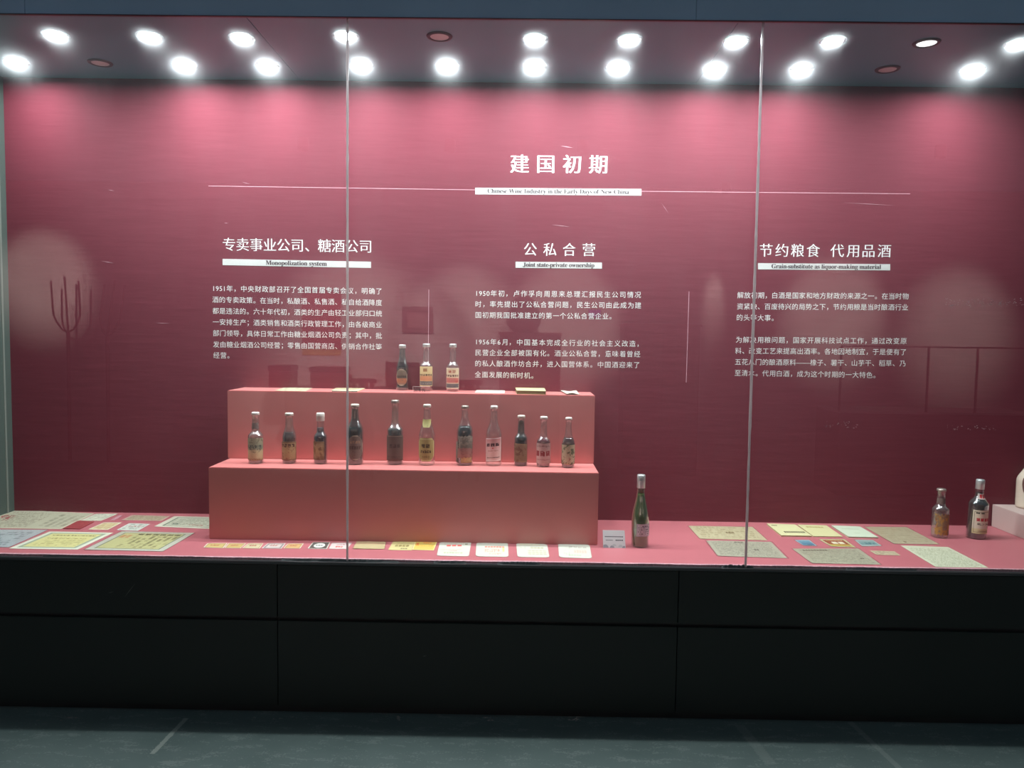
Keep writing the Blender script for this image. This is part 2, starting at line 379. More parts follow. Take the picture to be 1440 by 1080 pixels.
# ------------------------------------------------------------------ lettering
_glyph = {}
def glyph(ch, off=0.0):
    k = (ch, off)
    if k not in _glyph:
        c = bpy.data.curves.new('g', 'FONT'); c.body = ch; c.size = 1; c.offset = off; c.resolution_u = 3
        o = bpy.data.objects.new('g', c); COL.objects.link(o)
        bpy.context.view_layer.update()
        me = bpy.data.meshes.new_from_object(o.evaluated_get(bpy.context.evaluated_depsgraph_get()))
        _glyph[k] = ([tuple(v.co) for v in me.vertices], [tuple(p.vertices) for p in me.polygons])
        bpy.data.objects.remove(o); bpy.data.curves.remove(c); bpy.data.meshes.remove(me)
    return _glyph[k]
def boundsx(g): xs = [v[0] for v in g[0]]; return (min(xs), max(xs)) if xs else (0, 0)
class Text:
    def __init__(s): s.v, s.f = [], []
    def add(s, g, O, ux, uz, size, dx=0., lift=None):
        b = len(s.v)
        for (x, y, z) in g[0]: s.v.append(O + ux*((x+dx)*size) + uz*(y*size) + (lift or Vector()))
        s.f += [tuple(i+b for i in f) for f in g[1]]
    def line(s, text, L, Rr, size, up, nrm, off=0., fat=0., latin=.5):
        """characters set in cells from point L to point Rr"""
        wts = [(.5 if ch.isascii() and ch.isdigit() else 1.) for ch in text]
        tot = sum(wts); ux = (Rr-L); W = ux.length; ux = ux/W; pitch = W/(tot-.06)
        x = 0.
        for ch, wt in zip(text, wts):
            if ch not in ' \u3000':
                g = glyph(ch, off); x0, x1 = boundsx(g)
                if ch in '，。、；：':
                    ox = x*pitch + .02*pitch - x0*size*.0
                    ox = x*pitch
                else: ox = (x+wt/2)*pitch - (x0+x1)/2*size - .03*pitch
                ds = (0.,) if not fat else (-fat, -fat*.33, fat*.33, fat)
                for d in ds:
                    s.add(g, L+ux*ox, ux, up, size, d, nrm*(.00002*ds.index(d)))
            x += wt
    def latin(s, text, L, Rr, size, up, nrm, fat=0.):
        gs = []
        for ch in text:
            if ch == ' ': gs.append((None, .24)); continue
            g = glyph(ch); x0, x1 = boundsx(g); gs.append((g, x1-x0))
        ux = Rr-L; W = ux.length; ux = ux/W
        tw = sum(k[1] for k in gs)*size; gap = (W-tw)/(len(gs)-1); x = 0
        for g, wd in gs:
            if g:
                for i, d in enumerate((0.,) if not fat else (-fat, fat)): s.add(g, L+ux*x, ux, up, size, d-boundsx(g)[0], nrm*(.00002*i))
            x += wd*size+gap
    def build(s, name, mat, parent=None): return mesh(name, s.v, s.f, mat, parent)
UP = Vector((0, 0, 1)); TOW = Vector((0, -1, 0)); YT = YW-.0008
MPP = YW/FPX*1.0
def wl_line(T, text, x0, ya, x1, yb, hpx, **k):
    """glyph rows whose vertical centre runs from (x0,ya) to (x1,yb) in the photograph"""
    size = hpx*MPP/.88
    T.line(text, onY(x0, ya, YT)-UP*size*.37, onY(x1, yb, YT)-UP*size*.37, size, UP, TOW, **k)
T = Text(); wl_line(T, '建国初期', 713.5, 230.3, 858.5, 231.3, 24, off=-.008, fat=.026); T.build('title_lettering', M_white, wb)
for txt, a in (('专卖事业公司、糖酒公司', (313, 343.5, 523, 346.7)), ('公私合营', (733, 350.6, 841, 351.4)), ('节约粮食', (1067, 352, 1154, 352.6)), ('代用品酒', (1167, 352.6, 1254, 353))):
    T = Text(); wl_line(T, txt, *a, 17.2, off=-.010, fat=.016); T.build('heading_lettering', M_white, wb)
def capbar(q, text, tx0, ty0, tx1, ty1, fs):
    """white strip given by its left-top, right-top, height; dark serif capline"""
    P = [onY(q[0], q[1]+q[4], YW-.001), onY(q[2], q[3]+q[4], YW-.001), onY(q[2], q[3], YW-.001), onY(q[0], q[1], YW-.001)]
    vs = P+[p+Vector((0, .001, 0)) for p in P]
    b = mesh('caption_bar', vs, [(0, 1, 2, 3), (7, 6, 5, 4), (0, 4, 5, 1), (1, 5, 6, 2), (2, 6, 7, 3), (3, 7, 4, 0)], M_strip, wb)
    mp = lambda ch: chr(0x1D400+ord(ch)-65) if 'A' <= ch <= 'Z' else chr(0x1D41A+ord(ch)-97) if 'a' <= ch <= 'z' else ch
    T = Text(); size = fs*MPP
    A = onY(tx0, ty0, YW-.0013); B = onY(tx1, ty1, YW-.0013)
    T.latin(''.join(mp(c) for c in text), A-UP*size*.3, B-UP*size*.3, size, UP, TOW, fat=.02)
    T.build('caption_lettering', M_dark, b)
capbar((668.3, 264, 902, 265.8, 9.2), 'Chinese Wine Industry in the Early Days of New China', 685.6, 268.6, 884.6, 270.2, 8.6)
capbar((313, 364, 521.7, 368, 8.8), 'Monopolization system', 373.8, 369.6, 459.6, 371.2, 9)
capbar((725, 368, 846.5, 369.2, 8.6), 'Joint state-private ownership', 735.4, 372.4, 835.8, 373.3, 8.6)
capbar((1066, 370, 1251.8, 371.5, 8.7), 'Grain-substitute as liquor-making material', 1085, 374.6, 1238.9, 375.7, 8.6)
PARAS = [
 [('1951年，中央财政部召开了全国首届专卖会议，明确了', 298.3, 405.4, 537.5, 409.6), ('酒的专卖政策。在当时，私酿酒、私售酒、私自给酒降度', 298.5, 421.3, 537.3, 425.8),
  ('都是违法的。六十年代初，酒类的生产由轻工业部归口统', 298.8, 437.1, 537.3, 441), ('一安排生产；酒类销售和酒类行政管理工作，由各级商业', 299, 452.7, 537.2, 456.9),
  ('部门领导，具体日常工作由糖业烟酒公司负责；其中，批', 299.3, 468.4, 537.2, 472.2), ('发由糖业烟酒公司经营；零售由国营商店、供销合作社等', 299.6, 484.3, 537.1, 487.8), ('经营。', 299.8, 499.6, 328.5, 500)],
 [('1950年初，卢作孚向周恩来总理汇报民生公司情况', 668, 412.3, 902, 414.7), ('时，率先提出了公私合营问题，民生公司由此成为建', 668, 427.6, 902, 429.5), ('国初期我国批准建立的第一个公私合营企业。', 668, 443, 866, 444.9)],
 [('1956年6月，中国基本完成全行业的社会主义改造，', 667.8, 480.6, 905, 483.5), ('民营企业全部被国有化。酒业公私合营，意味着曾经', 667.7, 495.8, 900.8, 498.1), ('的私人酿酒作坊合并，进入国营体系。中国酒迎来了', 667.6, 511.1, 900, 513.3), ('全面发展的新时机。', 667.5, 526.5, 756, 528.4)],
 [('解放初期，白酒是国家和地方财政的来源之一。在当时物', 1036.7, 415.1, 1278, 416.7), ('资紧缺、百废待兴的局势之下，节约用粮是当时酿酒行业', 1036.2, 430.9, 1277.3, 432.2), ('的头等大事。', 1035.6, 446.4, 1094, 447.3)],
 [('为解决用粮问题，国家开展科技试点工作，通过改变原', 1034.4, 477.8, 1275.4, 479.6), ('料、改变工艺来提高出酒率。各地因地制宜，于是便有了', 1033.8, 493.3, 1274.8, 495.1), ('五花八门的酿酒原料——橡子、薯干、山芋干、稻草、乃', 1033.3, 508.9, 1273.7, 511.1), ('至清水。代用白酒，成为这个时期的一大特色。', 1032.9, 524.4, 1237, 527.6)]]
for para in PARAS:
    T = Text()
    for (txt, a, b, c, d) in para: wl_line(T, txt, a, b, c, d, 8.3, off=-.002)
    T.build('paragraph_lettering', M_white, wb)
M_hair = plain('hairline', (214, 160, 172), .6)
def hair(a, b):
    A = onY(*a, YW-.0006); B = onY(*b, YW-.0006); d = (B-A).normalized(); n = Vector((d.z, 0, -d.x))*.0011
    mesh('divider_line', [A-n, A+n, B+n, B-n]+[p+Vector((0, .0006, 0)) for p in (A-n, A+n, B+n, B-n)], [(0, 1, 2, 3), (4, 7, 6, 5), (0, 4, 5, 1), (1, 5, 6, 2), (2, 6, 7, 3), (3, 7, 4, 0)], M_hair, wb)
hair((293, 261.5), (668, 267)); hair((902, 269), (1280, 272.5)); hair((603, 407), (602, 536)); hair((969, 410), (965, 538))

# ------------------------------------------------------------------ stepped plinth and the pink box
def block(name, px0, px1, pyf, Yf, Yb, z0, z1, mat, label):
    a = onY(px0, pyf, Yf).x; b = onY(px1, pyf, Yf).x
    e = box(name, (a, Yf, z0), (b, Yb, z1), mat, None, .0025); tag(e, label, 'display block'); return e
block('display_step', 293.7, 841.2, 715, Y1, YW-.002, ZL, S1, M_step, 'wide salmon pink lower display step carrying eleven bottles')
block('display_step', 320, 836, 600, Y2, YW-.002, S1, S2, M_step, 'salmon pink upper display step carrying three small bottles and papers')
M_box = mottled('beige_pink_board', (205, 180, 172), .55, .05, 10)
c0 = onZ(1390.5, 738.5, ZL); zb = onY(1392, 709, YW-.004).z
tag(box('display_box', (c0.x, 3.32, ZL), (c0.x+.7, YW-.004, zb), M_box, None, .002), 'low beige pink display box at the right edge of the showcase', 'display block')

# ------------------------------------------------------------------ bottles
CL = clear_mat('clear_bottle_glass', (.93, .95, .93), .02, .16, 5.)
CLD = clear_mat('dusty_bottle_glass', (.82, .82, .76), .06, .18, 5.)
GRN = clear_mat('green_bottle_glass', (.62, .76, .36), .01, .12, 5.)
SMK = clear_mat('smoky_green_glass', (.4, .5, .44), .02, .16, 5.)
def liq(name, c, rough=.12): return plain(name, c, rough, .6)
L_amber = liq('amber_residue', (86, 56, 46)); L_red = liq('dark_red_wine', (62, 20, 26)); L_purple = liq('purple_wine', (40, 18, 30)); L_black = liq('near_black_wine', (20, 20, 22))
L_green = liq('olive_wine', (84, 92, 36), .25); L_wine = liq('red_wine', (96, 26, 32)); L_brown = liq('brown_red_wine', (70, 28, 26)); L_rose = liq('pale_spirit', (150, 96, 92))
C_white = plain('white_cap', (226, 216, 206), .45); C_silver = plain('silver_foil', (200, 204, 202), .3, .5, .5); C_steel = plain('crown_cap_steel', (170, 160, 150), .35, .5, .6)
C_pale = plain('pale_seal', (205, 196, 182), .5)
def prof(h, r, zs, zn, rn, lip=1.12, waist=None):
    """bottle outline: body to zs, shoulder to zn, neck radius rn (all but h,r as fractions)"""
    P = [(.0001, .004), (r*.8, .0), (r*.97, .003), (r, .012)]
    for k in range(1, 9):
        f = k/8; z = .012+(zs*h-.012)*f
        rr = r*(1+(waist or 0)*-math.sin(math.pi*f)) if waist else r
        P.append((rr, z))
    rnk = rn*r
    for k in range(1, 11):
        f = k/10; e = .5-.5*math.cos(math.pi*f)
        rt = rnk*1.12
        P.append((r+(rt-r)*e, zs*h+(zn-zs)*h*f))
    P.append((rnk*1.02, h*(zn+(1-zn)*.5))); P.append((rnk, h*.94)); P.append((rnk*lip, h*.945)); P.append((rnk*lip, h*.985)); P.append((rnk*.96, h))
    return P
def rad_at(P, z):
    for (r0, z0), (r1, z1) in zip(P[3:], P[4:]):
        if z0 <= z <= z1 and z1 > z0: return r0+(r1-r0)*(z-z0)/(z1-z0)
    return P[-1][0]
def patch(name, P, z0, z1, hw, mat, parent, rot=0., shape='rect', lift=.0009, skew=0., seed=0):
    """label wrapped on the bottle from z0 to z1; hw half width in radians"""
    rnd = random.Random(seed); vs, fs, uv = [], [], []; nv, nu = 14, 18
    jl = [rnd.uniform(-1, 1) for _ in range(nv+1)]; jr = [rnd.uniform(-1, 1) for _ in range(nv+1)]; jt = [rnd.uniform(-1, 1) for _ in range(nu+1)]
    for i in range(nv+1):
        f = i/nv
        s = 1.
        if shape == 'oval': s = math.sqrt(max(.02, 1-(2*f-1)**2))
        if shape == 'shield': s = min(1, .45+2.2*f) if f < .3 else (1. if f < .85 else 1-.4*((f-.85)/.15))
        if shape == 'chevron': s = .35+.65*f
        for k in range(nu+1):
            g = k/nu*2-1
            l = -s+(jl[i]*.14+.05 if shape == 'torn' else 0); rr = s-(abs(jr[i])*.3 if shape == 'torn' else 0)
            aa = (l+(rr-l)*(g+1)/2)*hw
            z = z0+(z1-z0)*f+skew*g*(z1-z0)
            if shape == 'torn' and i in (0, nv): z += jt[k]*.006
            z = max(.004, z)
            R = rad_at(P, z)+lift
            a = -math.pi/2+rot+aa
            vs.append((R*math.cos(a), R*math.sin(a), z)); uv.append(((aa/hw+1)/2, f))
    for i in range(nv):
        for k in range(nu): a = i*(nu+1)+k; fs.append((a, a+1, a+nu+2, a+nu+1))
    return mesh(name, vs, fs, mat, parent, True, uv)
def bottle(cx, by, ty, wpx, z, shape, glass, label, group, liquid=None, level=.6, cap=None, capz=.93, labels=(), name='wine_bottle', cat='bottle', Y=None, tilt=0., capw=1.14):
    p = onZ(cx, by, z); r0 = wpx/2*p.y/FPX
    y = p.y+r0*.9; r = wpx/2*y/FPX
    t = onY(cx, ty, y+0); h = t.z-z
    x = onY(cx, (by+ty)/2, y).x
    e = empty(name, (x, y, z+.0002)); tag(e, label, cat, group)
    P = prof(h, r, *shape)
    lathe('glass_body', P, glass, e, 32)
    if liquid:
        Q = [(max(.0001, a-.0022), max(b, .004)) for a, b in P if b < level*h]
        rl = rad_at(P, level*h)-.0022
        Q += [(rl, level*h), (.0001, level*h+.0002)]
        lathe('liquid', Q, liquid, e, 32)
    rn = P[-2][0]
    if cap:
        cz = capz*h; rc = max(rad_at(P, cz), rn)*1.06
        lathe('cap', [(rc*.98, cz), (rc*1.02, cz+.001), (rc, (cz+h)/2), (rc*1.03, (cz+h)/2+.001), (rc*1.0, h-.002), (rc*.9, h+.0015), (.0001, h+.002)], cap, e, 24)
    for i, (a, b, hw, mat, rot, shp, sk) in enumerate(labels):
        patch('label' if i == 0 else 'neck_label', P, a*h, b*h, hw, mat, e, rot, shp, .0008+.0003*i, sk, int(cx)+i)
    if tilt: e.rotation_euler = (0, tilt, 0)
    return e
K = (44, 38, 34)
def lab(name, stops, ink=K, rows=(), blot=None, border=None, inner=None, seed=0., body=()): return print_mat(name, stops, rows, body, border, blot, inner, .75, seed)
LB = {
 1: lab('label_teal_cream', [(0, (190, 160, 110)), (.45, (205, 185, 130)), (.6, (130, 140, 110)), (1, (168, 160, 120))], rows=[(.62, .2, .1, .9, 5, (50, 60, 52), .52), (.12, .06, .2, .8, 8, (110, 80, 50), .5)], blot=[(4, .6, (80, 74, 56), .6)], seed=1),
 2: lab('label_tan_hills', [(0, (176, 140, 96)), (.5, (196, 162, 106)), (1, (178, 146, 100))], rows=[(.8, .18, .15, .9, 4, (80, 48, 36), .55)], blot=[(3, .57, (124, 70, 52), .7)], border=[(.02, .06, (120, 84, 60))], seed=2),
 3: lab('label_tan_crest', [(0, (160, 124, 88)), (.5, (190, 150, 96)), (1, (166, 134, 96))], blot=[(5, .55, (104, 66, 40), .75)], border=[(.04, .08, (130, 100, 64))], seed=3),
 4: lab('label_oval_brown', [(0, (120, 96, 84)), (1, (124, 100, 88))], rows=[(.5, .14, .15, .85, 5, (70, 48, 44), .55), (.72, .1, .2, .8, 4, (156, 120, 92), .5)], border=[(.02, .05, (190, 168, 140))], blot=[(6, .6, (90, 66, 58), .6)], seed=4),
 5: lab('label_dark_umber', [(0, (112, 86, 74)), (1, (104, 80, 70))], rows=[(.62, .14, .3, .8, 3, (66, 48, 44), .55), (.2, .1, .2, .8, 6, (76, 56, 50), .5)], border=[(.02, .04, (150, 128, 110))], seed=5),
 6: lab('label_olive_shield', [(0, (160, 140, 74)), (1, (186, 164, 92))], rows=[(.66, .16, .25, .75, 2, (76, 60, 34), .6), (.42, .12, .2, .8, 5, (70, 52, 30), .55), (.2, .06, .3, .7, 6, (80, 62, 36), .5)], blot=[(5, .62, (110, 90, 48), .5)], border=[(.03, .07, (214, 196, 128))], seed=6),
 61: lab('neck_label_yellow', [(0, (214, 200, 128)), (1, (196, 178, 98))], blot=[(5, .6, (140, 120, 60), .6)], seed=7),
 7: lab('label_torn_grey', [(0, (130, 116, 96)), (1, (160, 150, 132))], blot=[(4, .52, (84, 80, 72), .6)], seed=8),
 71: lab('label_torn_yellow', [(0, (196, 160, 104)), (1, (214, 172, 104))], blot=[(4, .62, (150, 90, 60), .6)], seed=9),
 72: lab('label_torn_rose', [(0, (176, 112, 96)), (1, (160, 110, 100))], blot=[(4, .6, (110, 66, 60), .5)], seed=10),
 8: lab('label_pink_white', [(0, (232, 204, 188)), (.5, (236, 186, 176)), (1, (214, 122, 122))], rows=[(.7, .13, .1, .9, 3, (70, 34, 40), .62), (.56, .05, .45, .55, 1, (190, 60, 60), .8), (.45, .04, .2, .8, 6, (150, 110, 100), .55), (.16, .05, .15, .9, 9, (80, 56, 52), .55)], border=[(.025, .05, (244, 232, 226))], seed=11),
 9: lab('label_tan_brown', [(0, (140, 112, 76)), (1, (150, 120, 90))], blot=[(4, .54, (96, 58, 42), .75)], border=[(.03, .06, (170, 140, 100))], seed=12),
 10: lab('label_pink_red', [(0, (200, 150, 140)), (.4, (206, 160, 150)), (1, (186, 140, 130))], rows=[(.5, .26, .05, .9, 3, (130, 40, 44), .58), (.85, .08, .1, .9, 5, (110, 60, 60), .5), (.2, .06, .1, .9, 8, (130, 80, 76), .5)], seed=13),
 11: lab('label_cream_grapes', [(0, (196, 172, 134)), (1, (184, 164, 126))], blot=[(4.5, .56, (62, 72, 42), .85), (5.3, .62, (130, 50, 50), .7)], border=[(.0, .03, (50, 44, 40))], seed=14),
 21: lab('label_oval_orange', [(0, (112, 110, 92)), (.22, (170, 98, 58)), (.42, (176, 104, 60)), (.46, (84, 80, 66)), (1, (128, 124, 100))], rows=[(.55, .12, .1, .9, 5, (40, 40, 34), .6)], blot=[(5, .6, (80, 84, 66), .6)], border=[(.02, .06, (180, 170, 138))], seed=15),
 22: lab('label_yellow_orange_navy', [(0, (226, 200, 130)), (.02, (52, 56, 66)), (.24, (58, 64, 74)), (.27, (214, 166, 96)), (.3, (206, 120, 62)), (.5, (214, 136, 72)), (.55, (222, 200, 124)), (1, (226, 206, 132))], rows=[(.57, .1, .05, .95, 6, (70, 56, 30), .6), (.82, .16, .35, .65, 1, (140, 96, 48), .7), (.14, .1, .1, .9, 7, (120, 122, 110), .5)], border=[(.0, .04, (228, 208, 140))], seed=16),
 23: lab('label_cream_red_navy', [(0, (232, 214, 178)), (.04, (56, 60, 66)), (.22, (62, 68, 74)), (.26, (214, 180, 140)), (.3, (190, 66, 60)), (.5, (196, 84, 70)), (.55, (220, 196, 150)), (1, (216, 192, 146))], rows=[(.62, .1, .05, .95, 6, (84, 52, 40), .6), (.82, .12, .25, .75, 2, (150, 80, 56), .6)], border=[(.0, .04, (232, 214, 180))], seed=17),
 31: lab('label_white_text', [(0, (226, 216, 218)), (1, (222, 212, 216))], rows=[(.82, .1, .3, .7, 3, (90, 70, 90), .6)], body=[(.08, .92, .08, .75, 6, 30, (110, 94, 110), .8, False)], border=[(.02, .05, (170, 150, 160))], seed=18),
 41: lab('label_orange_flaking', [(0, (150, 116, 92)), (1, (160, 120, 80))], blot=[(4, .5, (182, 132, 58), .8), (7, .6, (124, 62, 50), .8)], seed=19),
 42: lab('neck_paper_rough', [(0, (130, 104, 96)), (1, (140, 120, 112))], blot=[(8, .5, (90, 60, 58), .7)], seed=20),
 51: lab('label_cream_red_script', [(0, (226, 206, 146)), (.2, (226, 208, 150)), (.24, (236, 222, 196)), (1, (236, 222, 186))], rows=[(.6, .13, .16, .95, 5, (176, 34, 48), .68), (.42, .09, .2, .9, 2, (60, 44, 48), .5), (.26, .08, .7, .95, 1, (176, 50, 54), .7), (.12, .04, .25, .85, 8, (90, 70, 40), .55), (.88, .06, .12, .5, 2, (50, 44, 34), .6)], border=[(.06, .075, (80, 74, 50))], seed=21),
 52: lab('neck_label_red_white', [(0, (226, 206, 196)), (1, (226, 206, 196))], rows=[(.5, .7, .2, .8, 2, (190, 40, 50), .62)], seed=22),
}
GL = 'bottles on the lower display step'; GU = 'bottles on the upper display step'; GD = 'bottles on the showcase deck'
W = 1.25
bottle(359.6, 652.6, 580, 20.8, S1, (.54, .66, .44), CLD, 'clear bottle with teal and cream label, leftmost on the lower step', GL, L_amber, .5, C_white, .955, [(.04, .5, 1.5, LB[1], 0, 'rect', 0), (.68, .8, 1.2, LB[42], 0, 'rect', 0)])
bottle(406.9, 652.4, 581, 19.9, S1, (.5, .78, .5), CLD, 'dark bottle with tan label of brown hills, second on the lower step', GL, L_brown, .62, C_pale, .95, [(.07, .44, 1.45, LB[2], 0, 'rect', 0)])
bottle(450.7, 653, 581, 19.2, S1, (.53, .66, .5), CL, 'dark purple bottle with tall white ribbed cap on the lower step', GL, L_purple, .72, C_white, .845, [(.09, .45, 1.15, LB[3], -.35, 'rect', 0)], capw=1.2)
bottle(499.2, 654, 568.6, 23.6, S1, (.56, .8, .42), SMK, 'tall blackish green bottle with oval brown label, behind the glass joint', GL, L_black, .62, C_pale, .96, [(.08, .5, 1.05, LB[4], .25, 'oval', 0)])
bottle(555.6, 653.9, 563, 22.7, S1, (.53, .66, .42), CLD, 'tallest bottle of the lower step, wrapped in a dark umber label', GL, L_black, .56, C_steel, .955, [(.035, .46, 1.5, LB[5], 0, 'rect', 0)])
bottle(600.4, 655, 569, 23.1, S1, (.46, .8, .4), CL, 'empty clear bottle with olive shield label and yellow neck label', GL, None, .5, C_pale, .955, [(.07, .46, 1.15, LB[6], 0, 'shield', 0), (.63, .76, 1.5, LB[61], 0, 'chevron', 0)])
bottle(653.6, 655, 570.8, 23.2, S1, (.56, .82, .38), CL, 'bottle of near black liquid with torn peeling labels on the lower step', GL, L_black, .66, C_steel, .955, [(.28, .5, 1.1, LB[7], .25, 'torn', .03), (.02, .17, .85, LB[71], .35, 'torn', 0), (.14, .3, 1.25, LB[72], .05, 'torn', 0), (.05, .4, .35, LB[7], -1.15, 'torn', 0)])
bottle(694.5, 655.6, 571, 22.8, S1, (.5, .8, .38), CL, 'tall clear bottle with slanted pink and white label', GL, None, .62, C_white, .955, [(.08, .48, 1.15, LB[8], -.05, 'rect', .03)])
bottle(732.7, 655.6, 584.4, 19, S1, (.54, .68, .48), SMK, 'small dark bottle with tan brown label, third from the right on the lower step', GL, L_purple, .58, C_pale, .95, [(.08, .45, 1.2, LB[9], -.1, 'rect', -.02)])
bottle(764.4, 657.2, 586, 19.3, S1, (.5, .64, .46), CL, 'small red wine bottle with pinkish label of large red characters', GL, L_wine, .56, C_white, .955, [(.07, .48, 1.5, LB[10], 0, 'rect', 0)])
bottle(799.2, 658.3, 587.4, 18.3, S1, (.48, .72, .44), CL, 'small bottle with cream label of leaves and grapes, rightmost on the lower step', GL, L_brown, .6, C_white, .96, [(.04, .48, 1.5, LB[11], 0, 'rect', 0)])
bottle(565.8, 548.9, 485.2, 17.7, S2, (.46, .78, .48, 1.1, .08), SMK, 'greenish curved bottle with oval orange label on the upper step', GU, L_black, .5, C_silver, .93, [(.1, .47, 1.1, LB[21], 0, 'oval', 0)])
bottle(599.6, 549.7, 483.6, 17.6, S2, (.53, .64, .5), CL, 'clear bottle with yellow, orange and navy label, middle of the upper step', GU, L_rose, .45, C_silver, .93, [(.1, .52, 1.35, LB[22], 0, 'rect', 0)])
bottle(636.8, 550.6, 484, 17.4, S2, (.53, .64, .5), CL, 'clear bottle with cream, red and navy label, rightmost on the upper step', GU, L_rose, .45, C_silver, .93, [(.06, .5, 1.35, LB[23], 0, 'rect', 0)])
bottle(900.7, 770.6, 668, 24.8, ZL, (.36, .8, .4, 1.05), GRN, 'tall slender green bottle with silver cap and white label on the deck', GD, L_green, .74, C_silver, .82, [(.16, .335, 1.05, LB[31], .5, 'rect', 0)])
bottle(1322.3, 757.3, 687.6, 22.3, ZL, (.58, .7, .46), CLD, 'dusty empty bottle with flaking orange label left of the dark bottle', GD, None, .2, C_steel, .96, [(.08, .5, 1.2, LB[41], .15, 'torn', 0), (.7, .82, 1.5, LB[42], 0, 'rect', 0)])
bottle(1374, 758.9, 674.5, 25.6, ZL, (.58, .74, .37), CL, 'dark wine bottle with cream and red script label beside the pink box', GD, L_black, .78, C_silver, .84, [(.1, .5, 1.25, LB[51], .25, 'rect', 0), (.68, .77, 1.1, LB[52], .2, 'rect', 0)], tilt=.035)
# white ceramic bottle cut by the right edge, standing on the pink box
zc = zb; pc = onZ(1452, 716, zc); e = empty('ceramic_bottle', (pc.x, pc.y+.03, zc+.0003)); tag(e, 'white ceramic bottle with brown oval panel on the pink box at the edge', 'bottle')
M_cer = plain('cream_ceramic', (226, 210, 190), .25)
Pc = prof(.26, .056, .5, .82, .35); lathe('ceramic_body', Pc, M_cer, e, 32)
lathe('cap', [(.019, .245), (.021, .25), (.021, .27), (.0001, .272)], plain('brown_stopper', (120, 50, 44), .5), e, 20)
patch('label', Pc, .05, .2, .8, lab('label_brown_oval', [(0, (124, 76, 66)), (1, (120, 70, 62))], blot=[(5, .58, (80, 50, 44), .5)], seed=30), e, -.35, 'oval')

# ------------------------------------------------------------------ papers, cards and booklets
def quadpts(q, z): return [onZ(a, b, z) for a, b in q]   # BL, BR, FR, FL in the photograph
def bil(P, u, v): return (P[3]*(1-u)+P[2]*u)*(1-v)+(P[0]*(1-u)+P[1]*u)*v
def sheet(name, q, z, mat, label, cat, group=None, th=.0006, curl=.0008, seed=0, sleeve=0., round_=0., lift=0., cut=None):
    rnd = random.Random(seed); P = quadpts(q, z); C = sum(P, Vector())/4
    n = 10; ph = [rnd.uniform(0, 6) for _ in range(4)]
    e = None
    def grid(nm, Q, zt, th, m, par, amp, base, top_only=False, rd=0.):
        vs, fs, uv = [], [], []
        for lay in (0, 1):
            for i in range(n+1):
                for k in range(n+1):
                    u, v = k/n, i/n
                    uu, vv = u, v
                    if rd:
                        for cu in (0, 1):
                            for cv in (0, 1):
                                du, dv = abs(u-cu), abs(v-cv)
                                if du < 1e-6 and dv < 1e-6: uu = u+(rd if cu == 0 else -rd); vv = v+(rd if cv == 0 else -rd)
                    p = bil(Q, uu, vv); hgt = base+amp*(math.sin(3*u+ph[0])*math.sin(2.5*v+ph[1])+1)*.5+amp*.5*(math.sin(7*u+ph[2]+v*3)+1)*.5
                    hgt += lift*((u*(1-u)*4)**2 if lift > 0 else 0)
                    vs.append(Vector((p.x, p.y, zt+hgt+(th if lay == 0 else 0)))-C); uv.append((u, v))
        N = (n+1)**2
        for i in range(n):
            for k in range(n):
                a = i*(n+1)+k; fs.append((a, a+1, a+n+2, a+n+1))
                b = a+N; fs.append((b, b+n+1, b+n+2, b+1))
        rim = [k for k in range(n+1)]+[i*(n+1)+n for i in range(1, n+1)]+[n*(n+1)+k for k in range(n-1, -1, -1)]+[i*(n+1) for i in range(n-1, 0, -1)]
        for a, b in zip(rim, rim[1:]+rim[:1]): fs.append((a+N, b+N, b, a))
        return mesh(nm, vs, fs, m, par, False, uv)
    if sleeve:
        e = empty(name, C); tag(e, label, cat, group)
        grid('sheet', P, z, th, mat, e, curl, .0008, rd=round_)
        cen = C; Q = [cen+(p-cen)*(1+sleeve) for p in P]
        grid('plastic_sleeve', Q, z, .0003, M_sleeve, e, curl, .0008+th+.0003)
    else:
        e = grid(name, P, z, th, mat, None, curl, .0001, rd=round_); e.location = C; tag(e, label, cat, group)
    return e
def body(L, n, k=K, st=.6, vert=False, r=(.06, .94, .06, .94)): return [(*r, L, n, k, st, vert)]
A1, A2, A3 = (208, 200, 168), (186, 172, 134), (232, 226, 190)
pm = print_mat
GLP = 'old documents at the left end of the deck'; GRP = 'old documents at the right end of the deck'
sheet('newspaper', [(19, 717.2), (132.8, 722.4), (85.4, 744.2), (-37, 742.5)], ZL, pm('newspaper_fold', [(0, (196, 188, 156)), (1, (204, 196, 164))], rows=[(.55, .3, .02, .2, 2, (150, 70, 70), .5)], body=[(.05, .56, .08, .9, 16, 50, (140, 124, 104), .55, False), (.64, .97, .12, .86, 12, 30, (128, 120, 96), .5, True)], border=[(.0, .02, (220, 214, 180))], seed=31), 'large creased beige newspaper spread in the back left corner', 'newspaper', GLP)
sheet('handwritten_sheet', [(-52, 745), (67, 745.6), (12, 770), (-110, 768)], ZL, pm('white_scribble', [(0, (206, 212, 210)), (1, (214, 218, 212))], rows=[(.4, .16, .52, .6, 1, (150, 70, 78), .6)], body=body(9, 14, (96, 110, 116), .45, r=(.3, .9, .1, .9)), seed=32), 'whitish handwritten sheet in a plastic sleeve at the left edge', 'document', GLP, sleeve=.03)
sheet('certificate', [(69.8, 747.7), (159.5, 749.6), (108.9, 773), (12.5, 771.8)], ZL, pm('cert_yellow_lines', [(0, (232, 232, 206)), (1, (228, 226, 196))], rows=[(.78, .05, .18, .85, 12, (96, 84, 50), .55), (.6, .06, .2, .8, 10, (130, 114, 66), .5)], body=body(11, 18, (150, 136, 78), .4, r=(.2, .85, .2, .52)), border=[(.07, .12, (158, 172, 140))], inner=(.12, (222, 210, 132)), seed=33), 'yellow certificate with green rule and white margin, left of its twin', 'certificate', GLP)
